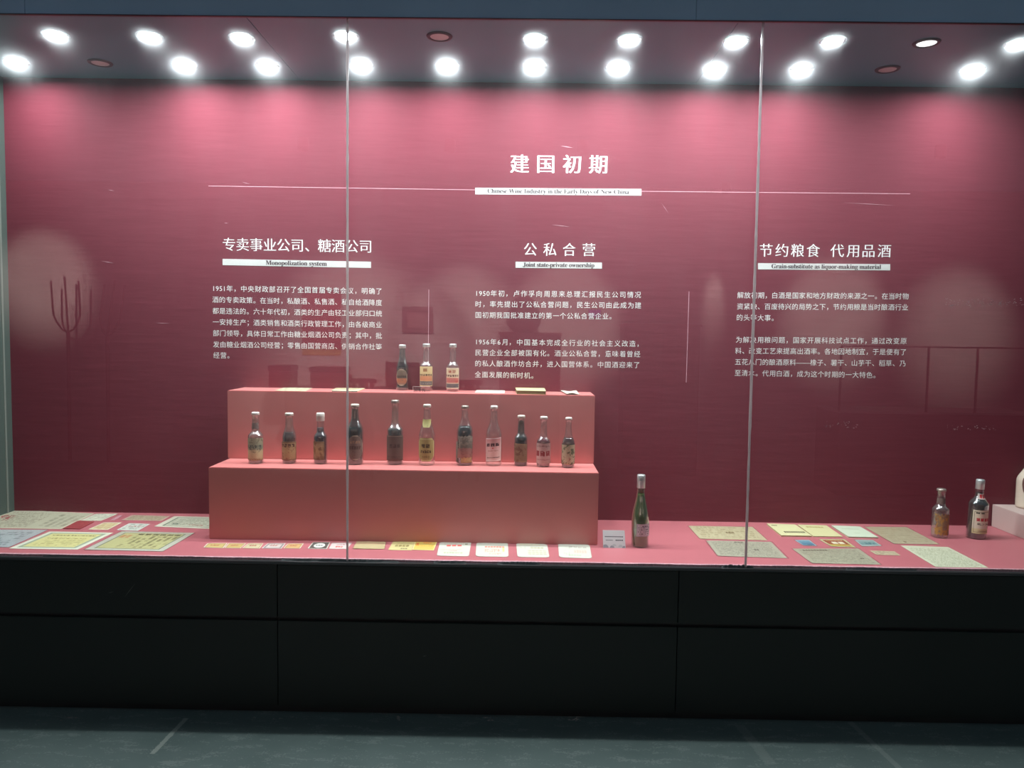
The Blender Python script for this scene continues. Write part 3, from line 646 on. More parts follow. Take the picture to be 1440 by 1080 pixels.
sheet('certificate', [(171.4, 747.5), (273.4, 750.1), (228.6, 775.8), (118.8, 773.5)], ZL, pm('cert_yellow_columns', [(0, (232, 230, 206)), (1, (226, 222, 190))], rows=[(.84, .07, .3, .9, 6, (96, 92, 60), .6), (.72, .16, .12, .26, 2, (206, 150, 100), .6)], body=[(.3, .9, .14, .76, 13, 14, (122, 116, 72), .6, True)], border=[(.08, .1, (140, 154, 120))], inner=(.1, (228, 220, 142)), seed=34), 'yellow certificate with columns of black writing, nearest the display step', 'certificate', GLP, sleeve=.03)
sheet('red_booklet', [(109.4, 733.1), (132.3, 734.5), (112.5, 744.6), (88.5, 744.1)], ZL, pm('red_cover', [(0, (168, 52, 56)), (1, (176, 58, 60))], blot=[(4, .64, (190, 90, 80), .5)], seed=35), 'small red booklet between the newspaper and the orange slip', 'booklet', GLP, th=.003)
sheet('receipt', [(134.5, 722.8), (165.8, 722.8), (141.5, 732.6), (113, 732.3)], ZL, pm('receipt_cream', [(0, (232, 230, 198)), (1, (226, 224, 196))], body=body(6, 12, (140, 140, 120), .5, True), seed=36), 'cream receipt lying against the back wall beside the newspaper', 'receipt', GLP)
sheet('slip', [(145.8, 735), (171.4, 735.2), (151.5, 745.2), (124, 744.9)], ZL, pm('slip_orange', [(0, (226, 206, 150)), (1, (226, 200, 140))], body=body(4, 9, (190, 140, 90), .5), border=[(.0, .08, (236, 226, 190))], seed=37), 'small orange yellow slip right of the red booklet', 'slip', GLP)
sheet('slip', [(166.9, 724.9), (172.6, 725.4), (160.4, 732.1), (154.7, 732.1)], ZL, pm('slip_pink', [(0, (214, 140, 150)), (1, (220, 150, 160))], seed=38), 'tiny narrow pink slip beside the cream receipt', 'slip', GLP)
sheet('slip', [(181.8, 736), (210.9, 737.3), (193.2, 746.8), (164, 745.6)], ZL, pm('slip_white_green', [(0, (214, 216, 198)), (1, (208, 206, 190))], rows=[(.6, .2, .2, .8, 4, (160, 90, 90), .5)], body=body(5, 8, (120, 140, 116), .55), border=[(.0, .05, (224, 226, 214))], seed=39), 'small whitish slip with green and red print above the certificate', 'slip', GLP)
sheet('document', [(185.4, 724.4), (239.6, 726.2), (227, 732.7), (170.8, 731.7)], ZL, pm('tan_doc', [(0, (196, 176, 140)), (1, (190, 168, 134))], body=body(8, 22, (130, 104, 76), .5), border=[(.0, .05, (214, 166, 150))], seed=40), 'tan brown document against the wall left of the display step', 'document', GLP)
sheet('certificate', [(245.3, 726.2), (326, 728.2), (309, 744.6), (216.7, 740.7)], ZL, pm('grey_green_cert', [(0, (224, 216, 190)), (1, (222, 214, 186))], rows=[(.3, .12, .2, .3, 1, (90, 104, 88), .6), (.25, .1, .45, .7, 4, (150, 100, 90), .5)], body=body(9, 26, (128, 132, 110), .45, r=(.14, .86, .2, .8)), border=[(.09, .12, (112, 128, 104))], inner=(.12, (196, 194, 166)), seed=41), 'grey green certificate partly tucked beside the display step', 'certificate', GLP)
GT = 'small tickets in front of the display step'
tk = [([(291.8, 764.2), (319.8, 764.2), (314, 771), (286, 770.3)], (214, 182, 104), 'yellow ticket, leftmost of the row before the display step'),
      ([(321.4, 764.2), (346, 764.4), (337.9, 771.3), (315.6, 771)], (212, 176, 98), 'yellow ticket, second from the left before the display step'),
      ([(349, 764.4), (370.3, 764.4), (365, 771.6), (340.6, 771.3)], (214, 196, 150), 'pale beige ticket, third from the left before the display step'),
      ([(376.8, 764.4), (401.6, 764.4), (395.7, 771.6), (368, 771.5)], (216, 196, 186), 'whitish ticket with grey frame, fourth before the display step'),
      ([(404.6, 764.8), (427, 764.8), (421.7, 771.6), (398.6, 771.3)], (222, 170, 100), 'orange yellow ticket, fifth from the left before the display step')]
for i, (q, c, lb_) in enumerate(tk):
    sheet('ticket', q, ZL, pm('ticket_%s' % ORD[i], [(0, c), (1, tuple(min(255, x*1.04) for x in c))], rows=[(.55, .24, .25, .7, 3, (150, 70, 50), .55), (.82, .12, .1, .9, 6, (130, 90, 60), .5)], border=[(.0, .05, (236, 224, 190)), (.05, .09, (160, 120, 70))] if i != 3 else [(.0, .04, (230, 226, 214)), (.04, .14, (150, 132, 130))], seed=50+i), lb_, 'ticket', GT)
sheet('wine_label', [(439.9, 762.9), (464.6, 762.9), (459.7, 772.2), (432.6, 771.8)], ZL, pm('dark_oval_label', [(0, (96, 84, 76)), (1, (90, 78, 72))], oval=(.3, .34, (228, 228, 214)), rows=[(.52, .16, .3, .7, 3, (80, 74, 70), .6)], border=[(.0, .05, (222, 214, 196))], seed=56), 'dark label card with white oval before the display step', 'label', GT)
sheet('wine_label', [(466.9, 763.6), (494.9, 763.9), (488, 772.2), (462.3, 772.2)], ZL, pm('white_red_label', [(0, (226, 206, 198)), (1, (222, 200, 194))], rows=[(.35, .2, .3, .7, 3, (196, 80, 76), .6), (.7, .16, .3, .9, 4, (150, 80, 90), .55)], seed=57), 'whitish label card with red print beside the left glass joint', 'label', GT)
sheet('envelope', [(501.9, 762.1), (542.8, 762.8), (540.2, 772.7), (496.6, 772.2)], ZL, pm('buff_envelope', [(0, (236, 208, 146)), (.6, (238, 212, 150)), (.64, (220, 176, 124)), (1, (230, 196, 140))], seed=58), 'plain buff envelope right of the left glass joint', 'envelope', GT, sleeve=.05, curl=.002)
sheet('ticket', [(552.7, 761.9), (583, 762.1), (579, 774.1), (546, 773.7)], ZL, pm('pale_yellow_ticket', [(0, (224, 206, 134)), (1, (220, 200, 126))], rows=[(.5, .22, .2, .85, 4, (128, 110, 62), .62), (.18, .1, .5, .8, 3, (100, 84, 54), .6), (.84, .08, .2, .9, 8, (140, 120, 70), .5)], seed=59), 'pale yellow ticket left of the bright yellow one', 'ticket', GT)
sheet('ticket', [(583.9, 760.6), (615.4, 761.2), (610, 774.4), (579.9, 773.7)], ZL, pm('bright_yellow_ticket', [(0, (232, 196, 84)), (1, (228, 190, 78))], rows=[(.6, .3, .1, .25, 1, (200, 110, 50), .7), (.75, .12, .4, .8, 4, (206, 120, 50), .6), (.45, .12, .1, .9, 7, (206, 150, 50), .55)], border=[(.0, .04, (244, 226, 150))], seed=60), 'bright yellow ticket, last of the row before the white cards', 'ticket', GT, th=.0012)
GW = 'white cards along the deck edge'
sheet('card', [(618.6, 762.9), (662.8, 762.2), (659.2, 782.7), (614, 782)], ZL, pm('card_red_title', [(0, (219, 219, 199)), (1, (217, 215, 197))], rows=[(.72, .12, .24, .75, 3, (214, 90, 84), .66), (.9, .05, .15, .8, 10, (170, 150, 130), .55), (.22, .08, .2, .8, 7, (170, 170, 130), .55), (.45, .02, .05, .9, 1, (206, 150, 140), .9), (.36, .06, .35, .6, 5, (196, 140, 130), .5), (.82, .08, .82, .92, 1, (120, 120, 90), .6)], seed=61), 'white card with a row of three pairs of red characters', 'card', GW, th=.001, round_=.02)
sheet('card', [(670, 763.4), (714.2, 763.7), (715.1, 783.6), (668.8, 782.9)], ZL, pm('card_red_arc', [(0, (219, 221, 200)), (1, (215, 217, 197))], rows=[(.68, .1, .27, .9, 7, (206, 120, 104), .62), (.42, .22, .27, .75, 7, (214, 150, 130), .5), (.5, .3, .82, .9, 1, (222, 190, 130), .7), (.2, .1, .4, .8, 5, (200, 150, 130), .5)], border=[], seed=62), 'white card with a single line of red characters over a pink drawing', 'card', GW, th=.001, round_=.03)
sheet('card', [(725.9, 764), (769.2, 765.8), (772.8, 784.3), (727.7, 783.8)], ZL, pm('card_table', [(0, (221, 221, 200)), (1, (219, 217, 197))], rows=[(.9, .05, .1, .95, 1, (200, 190, 150), .7), (.68, .09, .45, .88, 4, (170, 160, 130), .62), (.46, .06, .35, .95, 5, (180, 170, 140), .62), (.33, .06, .35, .95, 5, (180, 170, 140), .62), (.22, .06, .35, .95, 5, (180, 170, 140), .62), (.68, .14, .08, .32, 2, (180, 180, 160), .5)], seed=63), 'white card with rows of pale grey writing, third of the four', 'card', GW, th=.001, round_=.03)
sheet('card', [(784.8, 764.6), (828.8, 766.4), (832.6, 785.7), (786.3, 784.3)], ZL, pm('card_curve', [(0, (219, 221, 200)), (1, (217, 217, 197))], rows=[(.76, .1, .33, .92, 4, (170, 160, 150), .6), (.45, .22, .48, .88, 5, (222, 176, 160), .6), (.18, .08, .3, .7, 5, (170, 180, 150), .55), (.45, .5, .15, .38, 3, (180, 180, 160), .42)], seed=64), 'white card with a faint drawing, rightmost beside the info card', 'card', GW, th=.001, round_=.03)
# right-hand group
sheet('document', [(968, 739.9), (1058.2, 741.7), (1079, 760.2), (984.2, 758)], ZL, pm('yellowed_doc', [(0, (232, 216, 164)), (1, (228, 212, 160))], rows=[(.5, .12, .48, .62, 3, (120, 100, 60), .6)], body=body(7, 30, (180, 156, 100), .45), seed=65), 'yellowed handwritten sheet behind the left newspaper page', 'document', GRP, sleeve=.03)
sheet('newspaper', [(993.2, 760.6), (1084.4, 762.8), (1107, 785.3), (1009.5, 782.3)], ZL, pm('newspaper_page', [(0, (206, 200, 168)), (1, (202, 196, 164))], rows=[(.92, .07, .42, .56, 3, (100, 96, 80), .66), (.45, .08, .62, .7, 2, (100, 96, 80), .66)], body=body(22, 46, (136, 128, 104), .6), seed=66), 'grey newspaper page crossed by the right glass joint', 'newspaper', GRP, sleeve=.05)
def booklet(q, z, th, c, label, rows, seed):
    P = quadpts(q, z); C = sum(P, Vector())/4; e = empty('booklet', C); tag(e, label, 'booklet', GRP)
    m = pm('booklet_cover', [(0, c), (1, c)], rows=rows, seed=seed); pg = M_pages
    def slab(nm, k, z0, z1, mt):
        Q = [C+(p-C)*k for p in P]
        vs = [Vector((p.x, p.y, z+z0))-C for p in Q]+[Vector((p.x, p.y, z+z1))-C for p in Q]
        mesh(nm, vs, [(0, 1, 2, 3), (7, 6, 5, 4), (0, 4, 5, 1), (1, 5, 6, 2), (2, 6, 7, 3), (3, 7, 4, 0)], mt, e, False, [(0, 1), (1, 1), (1, 0), (0, 0)]*2)
    slab('page_block', .985, .0006, th-.0008, pg); slab('cover', 1., th-.0008, th, m); slab('back_cover', 1., 0.0, .0006, m)
    return e
M_pages = mottled('page_edges', (176, 166, 120), .8, .2, 60, (1, 1, 60))
booklet([(1078, 737.8), (1118, 739.2), (1141.9, 755.2), (1098.8, 754.6)], ZL, .006, (228, 220, 158), 'pale yellow booklet with a line of black characters near its foot', [(.3, .12, .25, .95, 9, (76, 70, 50), .66), (.85, .08, .1, .3, 3, (100, 92, 60), .6)], 67)
booklet([(1121.3, 738.8), (1161.9, 739.8), (1185, 755.6), (1143.8, 755.2)], ZL, .004, (226, 216, 152), 'pale yellow booklet with faint characters near its head', [(.8, .1, .2, .8, 6, (160, 146, 84), .62)], 68)
booklet([(1168.8, 740.1), (1209.4, 741.7), (1235.6, 757.1), (1193, 756.1)], ZL, .005, (214, 224, 192), 'pale green white booklet right of the yellow booklets', [(.72, .07, .2, .8, 12, (170, 180, 150), .6), (.35, .06, .4, .6, 4, (170, 180, 150), .6)], 69)
sheet('document', [(1216, 741.3), (1274.8, 741.9), (1320.8, 765.7), (1256.7, 765)], ZL, pm('aged_tan_sheet', [(0, (222, 206, 162)), (1, (216, 198, 152))], rows=[(.1, .08, .3, .36, 1, (120, 90, 60), .6)], body=body(9, 16, (176, 150, 100), .3), blot=[(3, .62, (180, 150, 100), .4)], seed=70), 'large aged tan sheet behind the long ruled list', 'document', GRP, sleeve=.04)
sheet('document', [(1266.2, 767.3), (1333.4, 769.8), (1390.3, 798.6), (1315.4, 797.6)], ZL, pm('ruled_list', [(0, (214, 214, 178)), (1, (214, 212, 176))], body=[(.06, .94, .04, .9, 26, 40, (140, 146, 116), .55, False)], seed=71), 'long pale ruled list, rightmost paper at the deck edge', 'document', GRP)
sheet('wine_label', [(1117.5, 759.8), (1138, 760), (1148.8, 768), (1129.4, 767.5)], ZL, pm('blue_label', [(0, (84, 150, 178)), (.35, (84, 150, 180)), (1, (146, 200, 214))], rows=[(.15, .14, .4, .95, 4, (60, 90, 110), .6)], border=[(.0, .06, (190, 214, 214))], seed=72), 'small light blue label in a clear sleeve', 'label', GRP, sleeve=.12)
sheet('wine_label', [(1151.3, 758.8), (1187.5, 759), (1203.8, 770.3), (1168.8, 769)], ZL, pm('red_yellow_label', [(0, (236, 206, 80)), (.3, (232, 196, 76)), (.34, (190, 84, 52)), (1, (184, 80, 50))], rows=[(.52, .28, .3, .82, 2, (246, 236, 200), .66), (.84, .08, .2, .85, 8, (230, 190, 130), .55), (.12, .08, .25, .85, 8, (150, 96, 50), .55)], border=[(.0, .09, (232, 222, 160))], seed=73), 'red and yellow wine label with white characters', 'label', GRP, sleeve=.04)
sheet('wine_label', [(1201.3, 759.4), (1227.5, 760), (1240, 768), (1212.5, 768.8)], ZL, pm('teal_label', [(0, (190, 210, 200)), (.4, (120, 176, 172)), (1, (186, 210, 196))], rows=[(.4, .3, .3, .9, 3, (70, 120, 120), .55)], border=[(.0, .06, (208, 220, 206))], seed=74), 'small teal and white label right of the red one', 'label', GRP, sleeve=.08)
sheet('newspaper', [(1114.4, 772.1), (1206.9, 772.1), (1238.8, 794.4), (1141.9, 792.5)], ZL, pm('newspaper_dense', [(0, (206, 200, 164)), (1, (200, 194, 158))], rows=[(.88, .08, .12, .5, 9, (96, 90, 70), .64), (.35, .06, .82, .88, 2, (80, 76, 60), .66)], body=body(26, 44, (134, 126, 96), .6), seed=75), 'densely printed newspaper clipping at the deck edge', 'newspaper', GRP, sleeve=.04)
sheet('slip', [(1222.4, 774.5), (1257.6, 775.6), (1266.6, 781.4), (1232.3, 780.5)], ZL, pm('slip_sepia', [(0, (200, 180, 142)), (1, (196, 176, 138))], body=body(4, 14, (130, 104, 80), .5), seed=76), 'narrow sepia slip right of the newspaper clipping', 'slip', GRP)
# on the upper step
GS = 'papers on the upper display step'
sheet('document', [(400, 544.9), (441, 545.1), (429, 550.3), (386, 549.8)], S2, pm('mottled_sheet', [(0, (206, 196, 160)), (1, (200, 190, 152))], body=body(4, 12, (150, 140, 110), .5), seed=80), 'mottled cream sheet, leftmost paper on the upper step', 'document', GS)
e = sheet('folder', [(474, 545.2), (516, 545.9), (502.5, 551), (466, 550.4)], S2, pm('folder_paper', [(0, (228, 214, 162)), (1, (226, 210, 160))], seed=81), 'cream folded paper in a lifted plastic sleeve behind the left glass joint', 'folder', GS, th=.003)
pa, pb = onZ(466, 550.6, S2), onZ(516, 546, S2)
vs = []; n = 8
for i in range(n+1):
    f = i/n
    for z in (0, 1):
        a = Vector((pa.x+(pb.x-pa.x)*f, pa.y, S2+.006+.004*z)); vs.append(a-e.location)
    b = Vector((pa.x-.005+(pb.x-pa.x)*f, pb.y+.02, S2+.038-.026*f+.003*math.sin(f*5))); vs.append(b-e.location)
mesh('plastic_sleeve', [v for v in vs], [(i*3+1, i*3+4, i*3+5, i*3+2) for i in range(n)]+[(i*3, i*3+3, i*3+4, i*3+1) for i in range(n)], M_sleeve, e)
mesh('spine', [Vector((pa.x+.004, pa.y-.006, S2+.0005))-e.location, Vector((onZ(503, 551, S2).x, pa.y-.006, S2+.0005))-e.location, Vector((onZ(503, 551, S2).x, pa.y-.004, S2+.004))-e.location, Vector((pa.x+.004, pa.y-.004, S2+.004))-e.location], [(0, 1, 2, 3)], M_black2, e)
sheet('document', [(671, 548.1), (710, 548.7), (709.4, 553.3), (667.8, 552.8)], S2, pm('white_leaf', [(0, (236, 236, 210)), (1, (232, 232, 206))], seed=82), 'blank white sheet between the bottles and the old book', 'document', GS, th=.0015)
P = quadpts([(724.5, 549.8), (765.5, 550.6), (767.8, 555), (726.8, 554.2)], S2); C = sum(P, Vector())/4
e = empty('book', C); tag(e, 'thick old book with cream cover and dark page edges on the upper step', 'book', GS)
def slab2(nm, k, z0, z1, mt, uvb=True, dy=0.):
    Q = [C+(p-C)*k for p in P]
    vs = [Vector((p.x, p.y, S2+z0))-C for p in Q]+[Vector((p.x, p.y, S2+z1))-C for p in Q]
    o = mesh(nm, vs, [(0, 1, 2, 3), (7, 6, 5, 4), (0, 4, 5, 1), (1, 5, 6, 2), (2, 6, 7, 3), (3, 7, 4, 0)], mt, e, False, [(0, 1), (1, 1), (1, 0), (0, 0)]*2); return o
slab2('back_cover', 1., 0, .001, plain('book_board', (150, 140, 90), .7)); slab2('page_block', .985, .001, .0155, mottled('dark_page_edges', (120, 112, 70), .8, .3, 60, (1, 1, 60)))
slab2('cover', 1.0, .0155, .017, pm('book_cover', [(0, (220, 208, 146)), (1, (214, 202, 140))], blot=[(3, .62, (180, 160, 110), .4)], seed=83))
sheet('document', [(785.5, 549.4), (810, 550.6), (815, 555.4), (797, 555.4)], S2, pm('crumpled', [(0, (226, 214, 186)), (1, (220, 204, 180))], body=body(4, 8, (170, 150, 130), .4), seed=84), 'small crumpled paper at the right end of the upper step', 'document', GS, th=.0008, curl=.006, seed=5)
# small acrylic year tag in front of the middle bottle
a = onZ(580.5, 551.6, S2); b = onZ(604.5, 552, S2); tz = onY(590, 543.4, a.y).z
e = empty('year_tag', ((a.x+b.x)/2, a.y, S2)); tag(e, 'small clear acrylic year tag before the middle bottle of the upper step', 'sign')
cbox('acrylic_plate', (a.x, a.y-.001, S2), (b.x, a.y+.001, tz), M_acryl, e)
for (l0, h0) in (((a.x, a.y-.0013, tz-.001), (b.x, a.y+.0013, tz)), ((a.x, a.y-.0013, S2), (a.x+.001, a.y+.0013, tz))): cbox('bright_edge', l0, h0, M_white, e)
T = Text(); A = onY(582.5, 548.3, a.y-.0016); B = onY(598, 548.4, a.y-.0016); T.line('50年代', A-UP*.006, B-UP*.006, .0165, UP, TOW, off=.04)
o = T.build('tag_lettering', M_dark, e); o.matrix_parent_inverse = Matrix.Translation(e.location).inverted()
# info card on the deck
a = onZ(848.2, 770.4, ZL); b = onZ(879.8, 771, ZL); tz = onY(864, 748.3, a.y).z; h = tz-ZL
e = empty('info_card', ((a.x+b.x)/2, a.y, ZL)); tag(e, 'small upright white info card left of the green bottle', 'sign')
wd = b.x-a.x
lean = .03
def cardpt(u, v, off=0.): return Vector((a.x+wd*u-e.location.x, v*lean-off, h*v))
vs = [cardpt(0, 0), cardpt(1, 0), cardpt(.98, 1), cardpt(0, 1)]; vs += [v+Vector((0, .002, 0)) for v in vs]
mesh('card', vs, [(0, 1, 2, 3), (7, 6, 5, 4), (0, 4, 5, 1), (1, 5, 6, 2), (2, 6, 7, 3), (3, 7, 4, 0)], pm('info_print', [(0, (222, 220, 218)), (1, (228, 226, 224))], rows=[(.64, .055, .09, .93, 11, (60, 58, 62), .7), (.44, .055, .13, .46, 8, (110, 108, 110), .6), (.44, .06, .57, .92, 4, (40, 40, 44), .75)], seed=90), e, False, [(0, 0), (1, 0), (1, 1), (0, 1)]*2)
M_g1 = plain('grey_ink', (140, 140, 146), .6); M_g2 = plain('pale_grey_ink', (176, 182, 180), .6)
def hill(cu, r, m, cv=0.):
    pts = [(0, cv)]
    pts = [(cu+r*math.cos(t), max(cv, cv+r*1.35*math.sin(t))) for t in [math.pi*i/12 for i in range(13)]]
    pts = [(min(.98, max(.01, u)), v) for u, v in pts]
    mesh('hill_print', [cardpt(u, v, .0004) for u, v in pts], [tuple(range(len(pts)))], m, e)
for q in ((.1, .14, M_g1, .01), (.4, .1, M_g1, .01), (.5, .09, M_g2, .11), (.78, .1, M_g2, .06), (.94, .09, M_g1, .01)): hill(*q)
mesh('strut', [cardpt(.4, 0, -.002), cardpt(.6, 0, -.002), cardpt(.6, .7, -.003), cardpt(.4, .7, -.003), Vector((cardpt(.4, 0).x, .03, 0)), Vector((cardpt(.6, 0).x, .03, 0))], [(0, 1, 2, 3), (3, 2, 5, 4), (0, 4, 5, 1), (0, 3, 4), (1, 5, 2)], M_white, e)

# ------------------------------------------------------------------ the room in front of the showcase
YO = -3.0
M_room = mottled('pale_plaster', (176, 160, 156), .8, .08, 2)
tag(box('floor', (-7, YO, -.05), (7, YW+.06, 0), M_floor), kind='structure')
tag(box('wall_opposite', (-7, YO-.05, 0), (7, YO, 3.3), M_room), kind='structure')
def rf(px, py, Y):
    p = onY(px, py, 2*DF-Y); return p.x, p.z
def rbox(name, q, Y0, Y1, mat, par=None, bevel=.004):
    x0, z1 = rf(q[0], q[1], Y1); x1, z0 = rf(q[2], q[3], Y1)
    if len(q) > 4: z0 = q[4]
    lo, hi = (x0, Y0, z0), (x1, Y1, z1)
    return cbox(name, lo, hi, mat, par, bevel) if par else box(name, lo, hi, mat, None, bevel)
M_wood = mottled('dark_red_wood', (70, 34, 26), .5, .2, 6, (1, 1, 6)); M_wood2 = mottled('black_wood', (40, 26, 24), .5)
x0, z1 = rf(425, 410, YO); x1, z0 = rf(480, 500, YO)
e = empty('wall_banner', ((x0+x1)/2, YO, z0)); tag(e, 'red cloth banner with gold fringe on the wall opposite', 'banner')
cbox('cloth', (x0, YO, z0+.07), (x1, YO+.012, z1), plain('red_banner', (150, 30, 36), .8), e)
cbox('fringe', (x0, YO, z0), (x1, YO+.01, z0+.07), mottled('gold_fringe', (180, 130, 60), .8, .4, 30, (20, 1, 1)), e)
cbox('rod', (x0-.03, YO, z1), (x1+.03, YO+.03, z1+.025), M_wood, e)
def pframe(q, Y, lab_, thick=.06):
    x0, z1 = rf(q[0], q[1], Y); x1, z0 = rf(q[2], q[3], Y)
    e = empty('picture_frame', ((x0+x1)/2, Y, z0)); tag(e, lab_, 'picture')
    for lo, hi in (((x0, Y, z0), (x1, Y+.03, z0+thick)), ((x0, Y, z1-thick), (x1, Y+.03, z1)), ((x0, Y, z0+thick), (x0+thick, Y+.03, z1-thick)), ((x1-thick, Y, z0+thick), (x1, Y+.03, z1-thick))): cbox('frame_rail', lo, hi, M_wood, e)
    cbox('picture', (x0+thick, Y, z0+thick), (x1-thick, Y+.01, z1-thick), plain('faded_picture', (120, 80, 76), .7), e)
    return e
pframe((566, 431, 609, 468), YO, 'dark framed picture hung on the wall opposite')
# low cupboard of trunks with a standing frame
x0, z1 = rf(395, 545, -2.5); x1, _ = rf(690, 545, -2.5)
sb = empty('sideboard', ((x0+x1)/2, -2.75, 0)); tag(sb, 'long dark wooden sideboard against the wall opposite', 'sideboard')
cbox('top', (x0, -2.98, z1-.03), (x1, -2.5, z1), M_wood, sb, .004); cbox('body', (x0+.03, -2.96, .08), (x1-.03, -2.54, z1-.03), M_wood2, sb, .004)
for k in range(4):
    a = x0+.06+k*(x1-x0-.12)/4; cbox('door', (a, -2.54, .12), (a+(x1-x0-.12)/4-.02, -2.52, z1-.06), M_wood, sb, .003)
zt_ = z1
def trunk(q, lb_):
    x0, zz = rf(q[0], q[1], -2.6); x1, _ = rf(q[2], q[1], -2.6)
    e = empty('storage_chest', ((x0+x1)/2, -2.75, zt_)); tag(e, lb_, 'trunk')
    cbox('body', (x0, -2.9, zt_), (x1, -2.6, zt_+(zz-zt_)*.72), M_wood, e, .004); cbox('lid', (x0-.01, -2.91, zt_+(zz-zt_)*.74), (x1+.01, -2.59, zz), M_wood2, e, .01)
trunk((378, 514, 408), 'dark red trunk at the left end of the sideboard opposite'); trunk((436, 516, 484), 'wide dark red trunk near the middle of the sideboard opposite')
pf = pframe((543, 509, 590, 544), -2.7, 'framed picture standing on the sideboard opposite', .04)
def chair(px0, px1, py, lb_):
    Y = -2.0; x0, z1 = rf(px0, py, Y); x1, _ = rf(px1, py, Y)
    e = empty('wooden_chair', ((x0+x1)/2, Y-.2, 0)); tag(e, lb_, 'chair', 'dark wooden chairs in the room opposite')
    for x in (x0+.02, x1-.02):
        for y in (Y, Y-.42): cbox('leg', (x-.018, y-.018, 0), (x+.018, y+.018, .44 if y < Y-.1 else z1-.02), M_wood2, e)
    cbox('seat', (x0, Y-.44, .44), (x1, Y+.02, .47), M_wood, e, .004); cbox('back_rail', (x0-.03, Y-.02, z1-.05), (x1+.03, Y+.02, z1), M_wood2, e, .01)
    cbox('back_slat', ((x0+x1)/2-.05, Y-.01, .47), ((x0+x1)/2+.05, Y+.01, z1-.05), M_wood2, e)
chair(496, 526, 532, 'dark wooden chair left of the cabinet in the room opposite'); chair(645, 675, 534, 'dark wooden chair next to the cabinet in the room opposite')
def cab(q, Y0, Y1, lb_):
    x0, z1 = rf(q[0], q[1], Y1); x1, _ = rf(q[2], q[1], Y1)
    e = empty('wooden_cabinet', ((x0+x1)/2, Y0, 0)); tag(e, lb_, 'cabinet')
    cbox('body', (x0, Y0, 0), (x1, Y1, z1-.03), M_wood2, e, .004); cbox('cornice', (x0-.02, Y0, z1-.03), (x1+.02, Y1+.03, z1), M_wood, e, .008)
    xm = (x0+x1)/2
    for a, b in ((x0+.02, xm-.004), (xm+.004, x1-.02)): cbox('door', (a, Y1, .1), (b, Y1+.015, z1-.08), M_wood, e, .004)
cab((703, 467, 789), -2.98, -2.6, 'tall dark cabinet opposite, with an added stand-in jar on it'); cab((879, 455, 985), -2.98, -2.55, 'tallest dark cabinet, right of the cabinet with the stand-in jar')
x, z0 = rf(736, 466, -2.8); _, z1 = rf(736, 424, -2.8); hh = z1-z0
zcab = rf(703, 467, -2.6)[1]
e = empty('stand_in_jar', (x, -2.8, zcab)); tag(e, 'added dark jar shape on the cabinet opposite, standing in for a reflected person', 'jar')  # invented jar, added in place of the dark reflected figure of a person
lathe('stand_in_body', [(.001, 0), (.11, 0), (.2, .1), (.21, .2), (.15, .3), (.1, .34)], M_wood2, e, 24); lathe('lid', [(.14, .34), (.14, .36), (.05, .42), (.001, .43)], M_wood, e, 20)
# exit sign
x, z = rf(836, 441, YO)
e = empty('exit_sign', (x, YO, z)); tag(e, 'small violet wall sign high on the wall opposite', 'sign')
cbox('housing', (x-.075, YO, z-.05), (x+.075, YO+.03, z+.05), M_black2, e); cbox('panel', (x-.07, YO+.03, z-.045), (x+.07, YO+.033, z+.045), emis('violet_sign', (.3, .08, .6), 1.2), e)
# pitchforks leaning on the opposite wall
M_iron = plain('rusty_iron', (50, 36, 32), .6)
def tube(name, pts, r, mat, par):
    cu = bpy.data.curves.new(name, 'CURVE'); cu.dimensions = '3D'; cu.bevel_depth = r; cu.bevel_resolution = 2
    s = cu.splines.new('POLY'); s.points.add(len(pts)-1)
    for i, p in enumerate(pts): s.points[i].co = (*p, 1)
    o = bpy.data.objects.new(name, cu); COL.objects.link(o)
    me = bpy.data.meshes.new_from_object(o.evaluated_get(bpy.context.evaluated_depsgraph_get())); bpy.data.objects.remove(o)
    o = link(name, me, mat, par, True); o.matrix_parent_inverse = Matrix.Translation(par.location).inverted(); return o
def fork(px, pyc, w, lb_, sk=0.):
    Y = -2.85; x, z = rf(px, pyc, Y); s = 3.0/357*2.0
    e = empty('pitchfork', (x, Y, 0)); tag(e, lb_, 'tool')
    tube('handle', [(x, Y, 0), (x, Y-.02, z)], .02, M_wood, e)
    for k in (-1, 0, 1):
        pts = [(x+k*w*(1-math.cos(t*1.5)) * 1.0+sk*t*.25, Y-.02+.05*t, z+.62*t*(1 if k else 1)) if k else (x+sk*t*.25, Y-.02+.05*t, z+.64*t) for t in [i/8 for i in range(9)]]
        if k: pts = [(x+k*w*math.sin(min(1, t*2.2)*math.pi/2)+sk*t*.25, Y-.02+.05*t, z+.6*max(0, t-.08)+.04*t) for t in [i/8 for i in range(9)]]
        tube('tine', pts, .012, M_iron, e)
fork(95, 467, .16, 'wooden pitchfork leaning at the left of the wall opposite'); fork(150, 472, .12, 'smaller pitchfork right of the first on the wall opposite', .5)
# glazed counter at the right
x0, z1 = rf(1180, 578, -1.6); x1, _ = rf(1460, 578, -1.6); _, zt2 = rf(1300, 487, -1.6)
e = empty('glass_counter', ((x0+x1)/2, -1.8, 0)); tag(e, 'dark counter with a glass top case on the right of the room opposite', 'display case')
cbox('base', (x0, -2.2, 0), (x1, -1.6, z1-.02), M_black, e); cbox('bed', (x0, -2.2, z1-.02), (x1, -1.6, z1), M_room, e)
for x in (x0, rf(1306, 500, -1.6)[0], rf(1375, 500, -1.6)[0]): cbox('corner_strip', (x-.008, -1.62, z1), (x+.008, -1.6, zt2), M_black2, e)
cbox('top_strip', (x0, -1.62, zt2-.015), (x1, -1.6, zt2), M_black2, e)
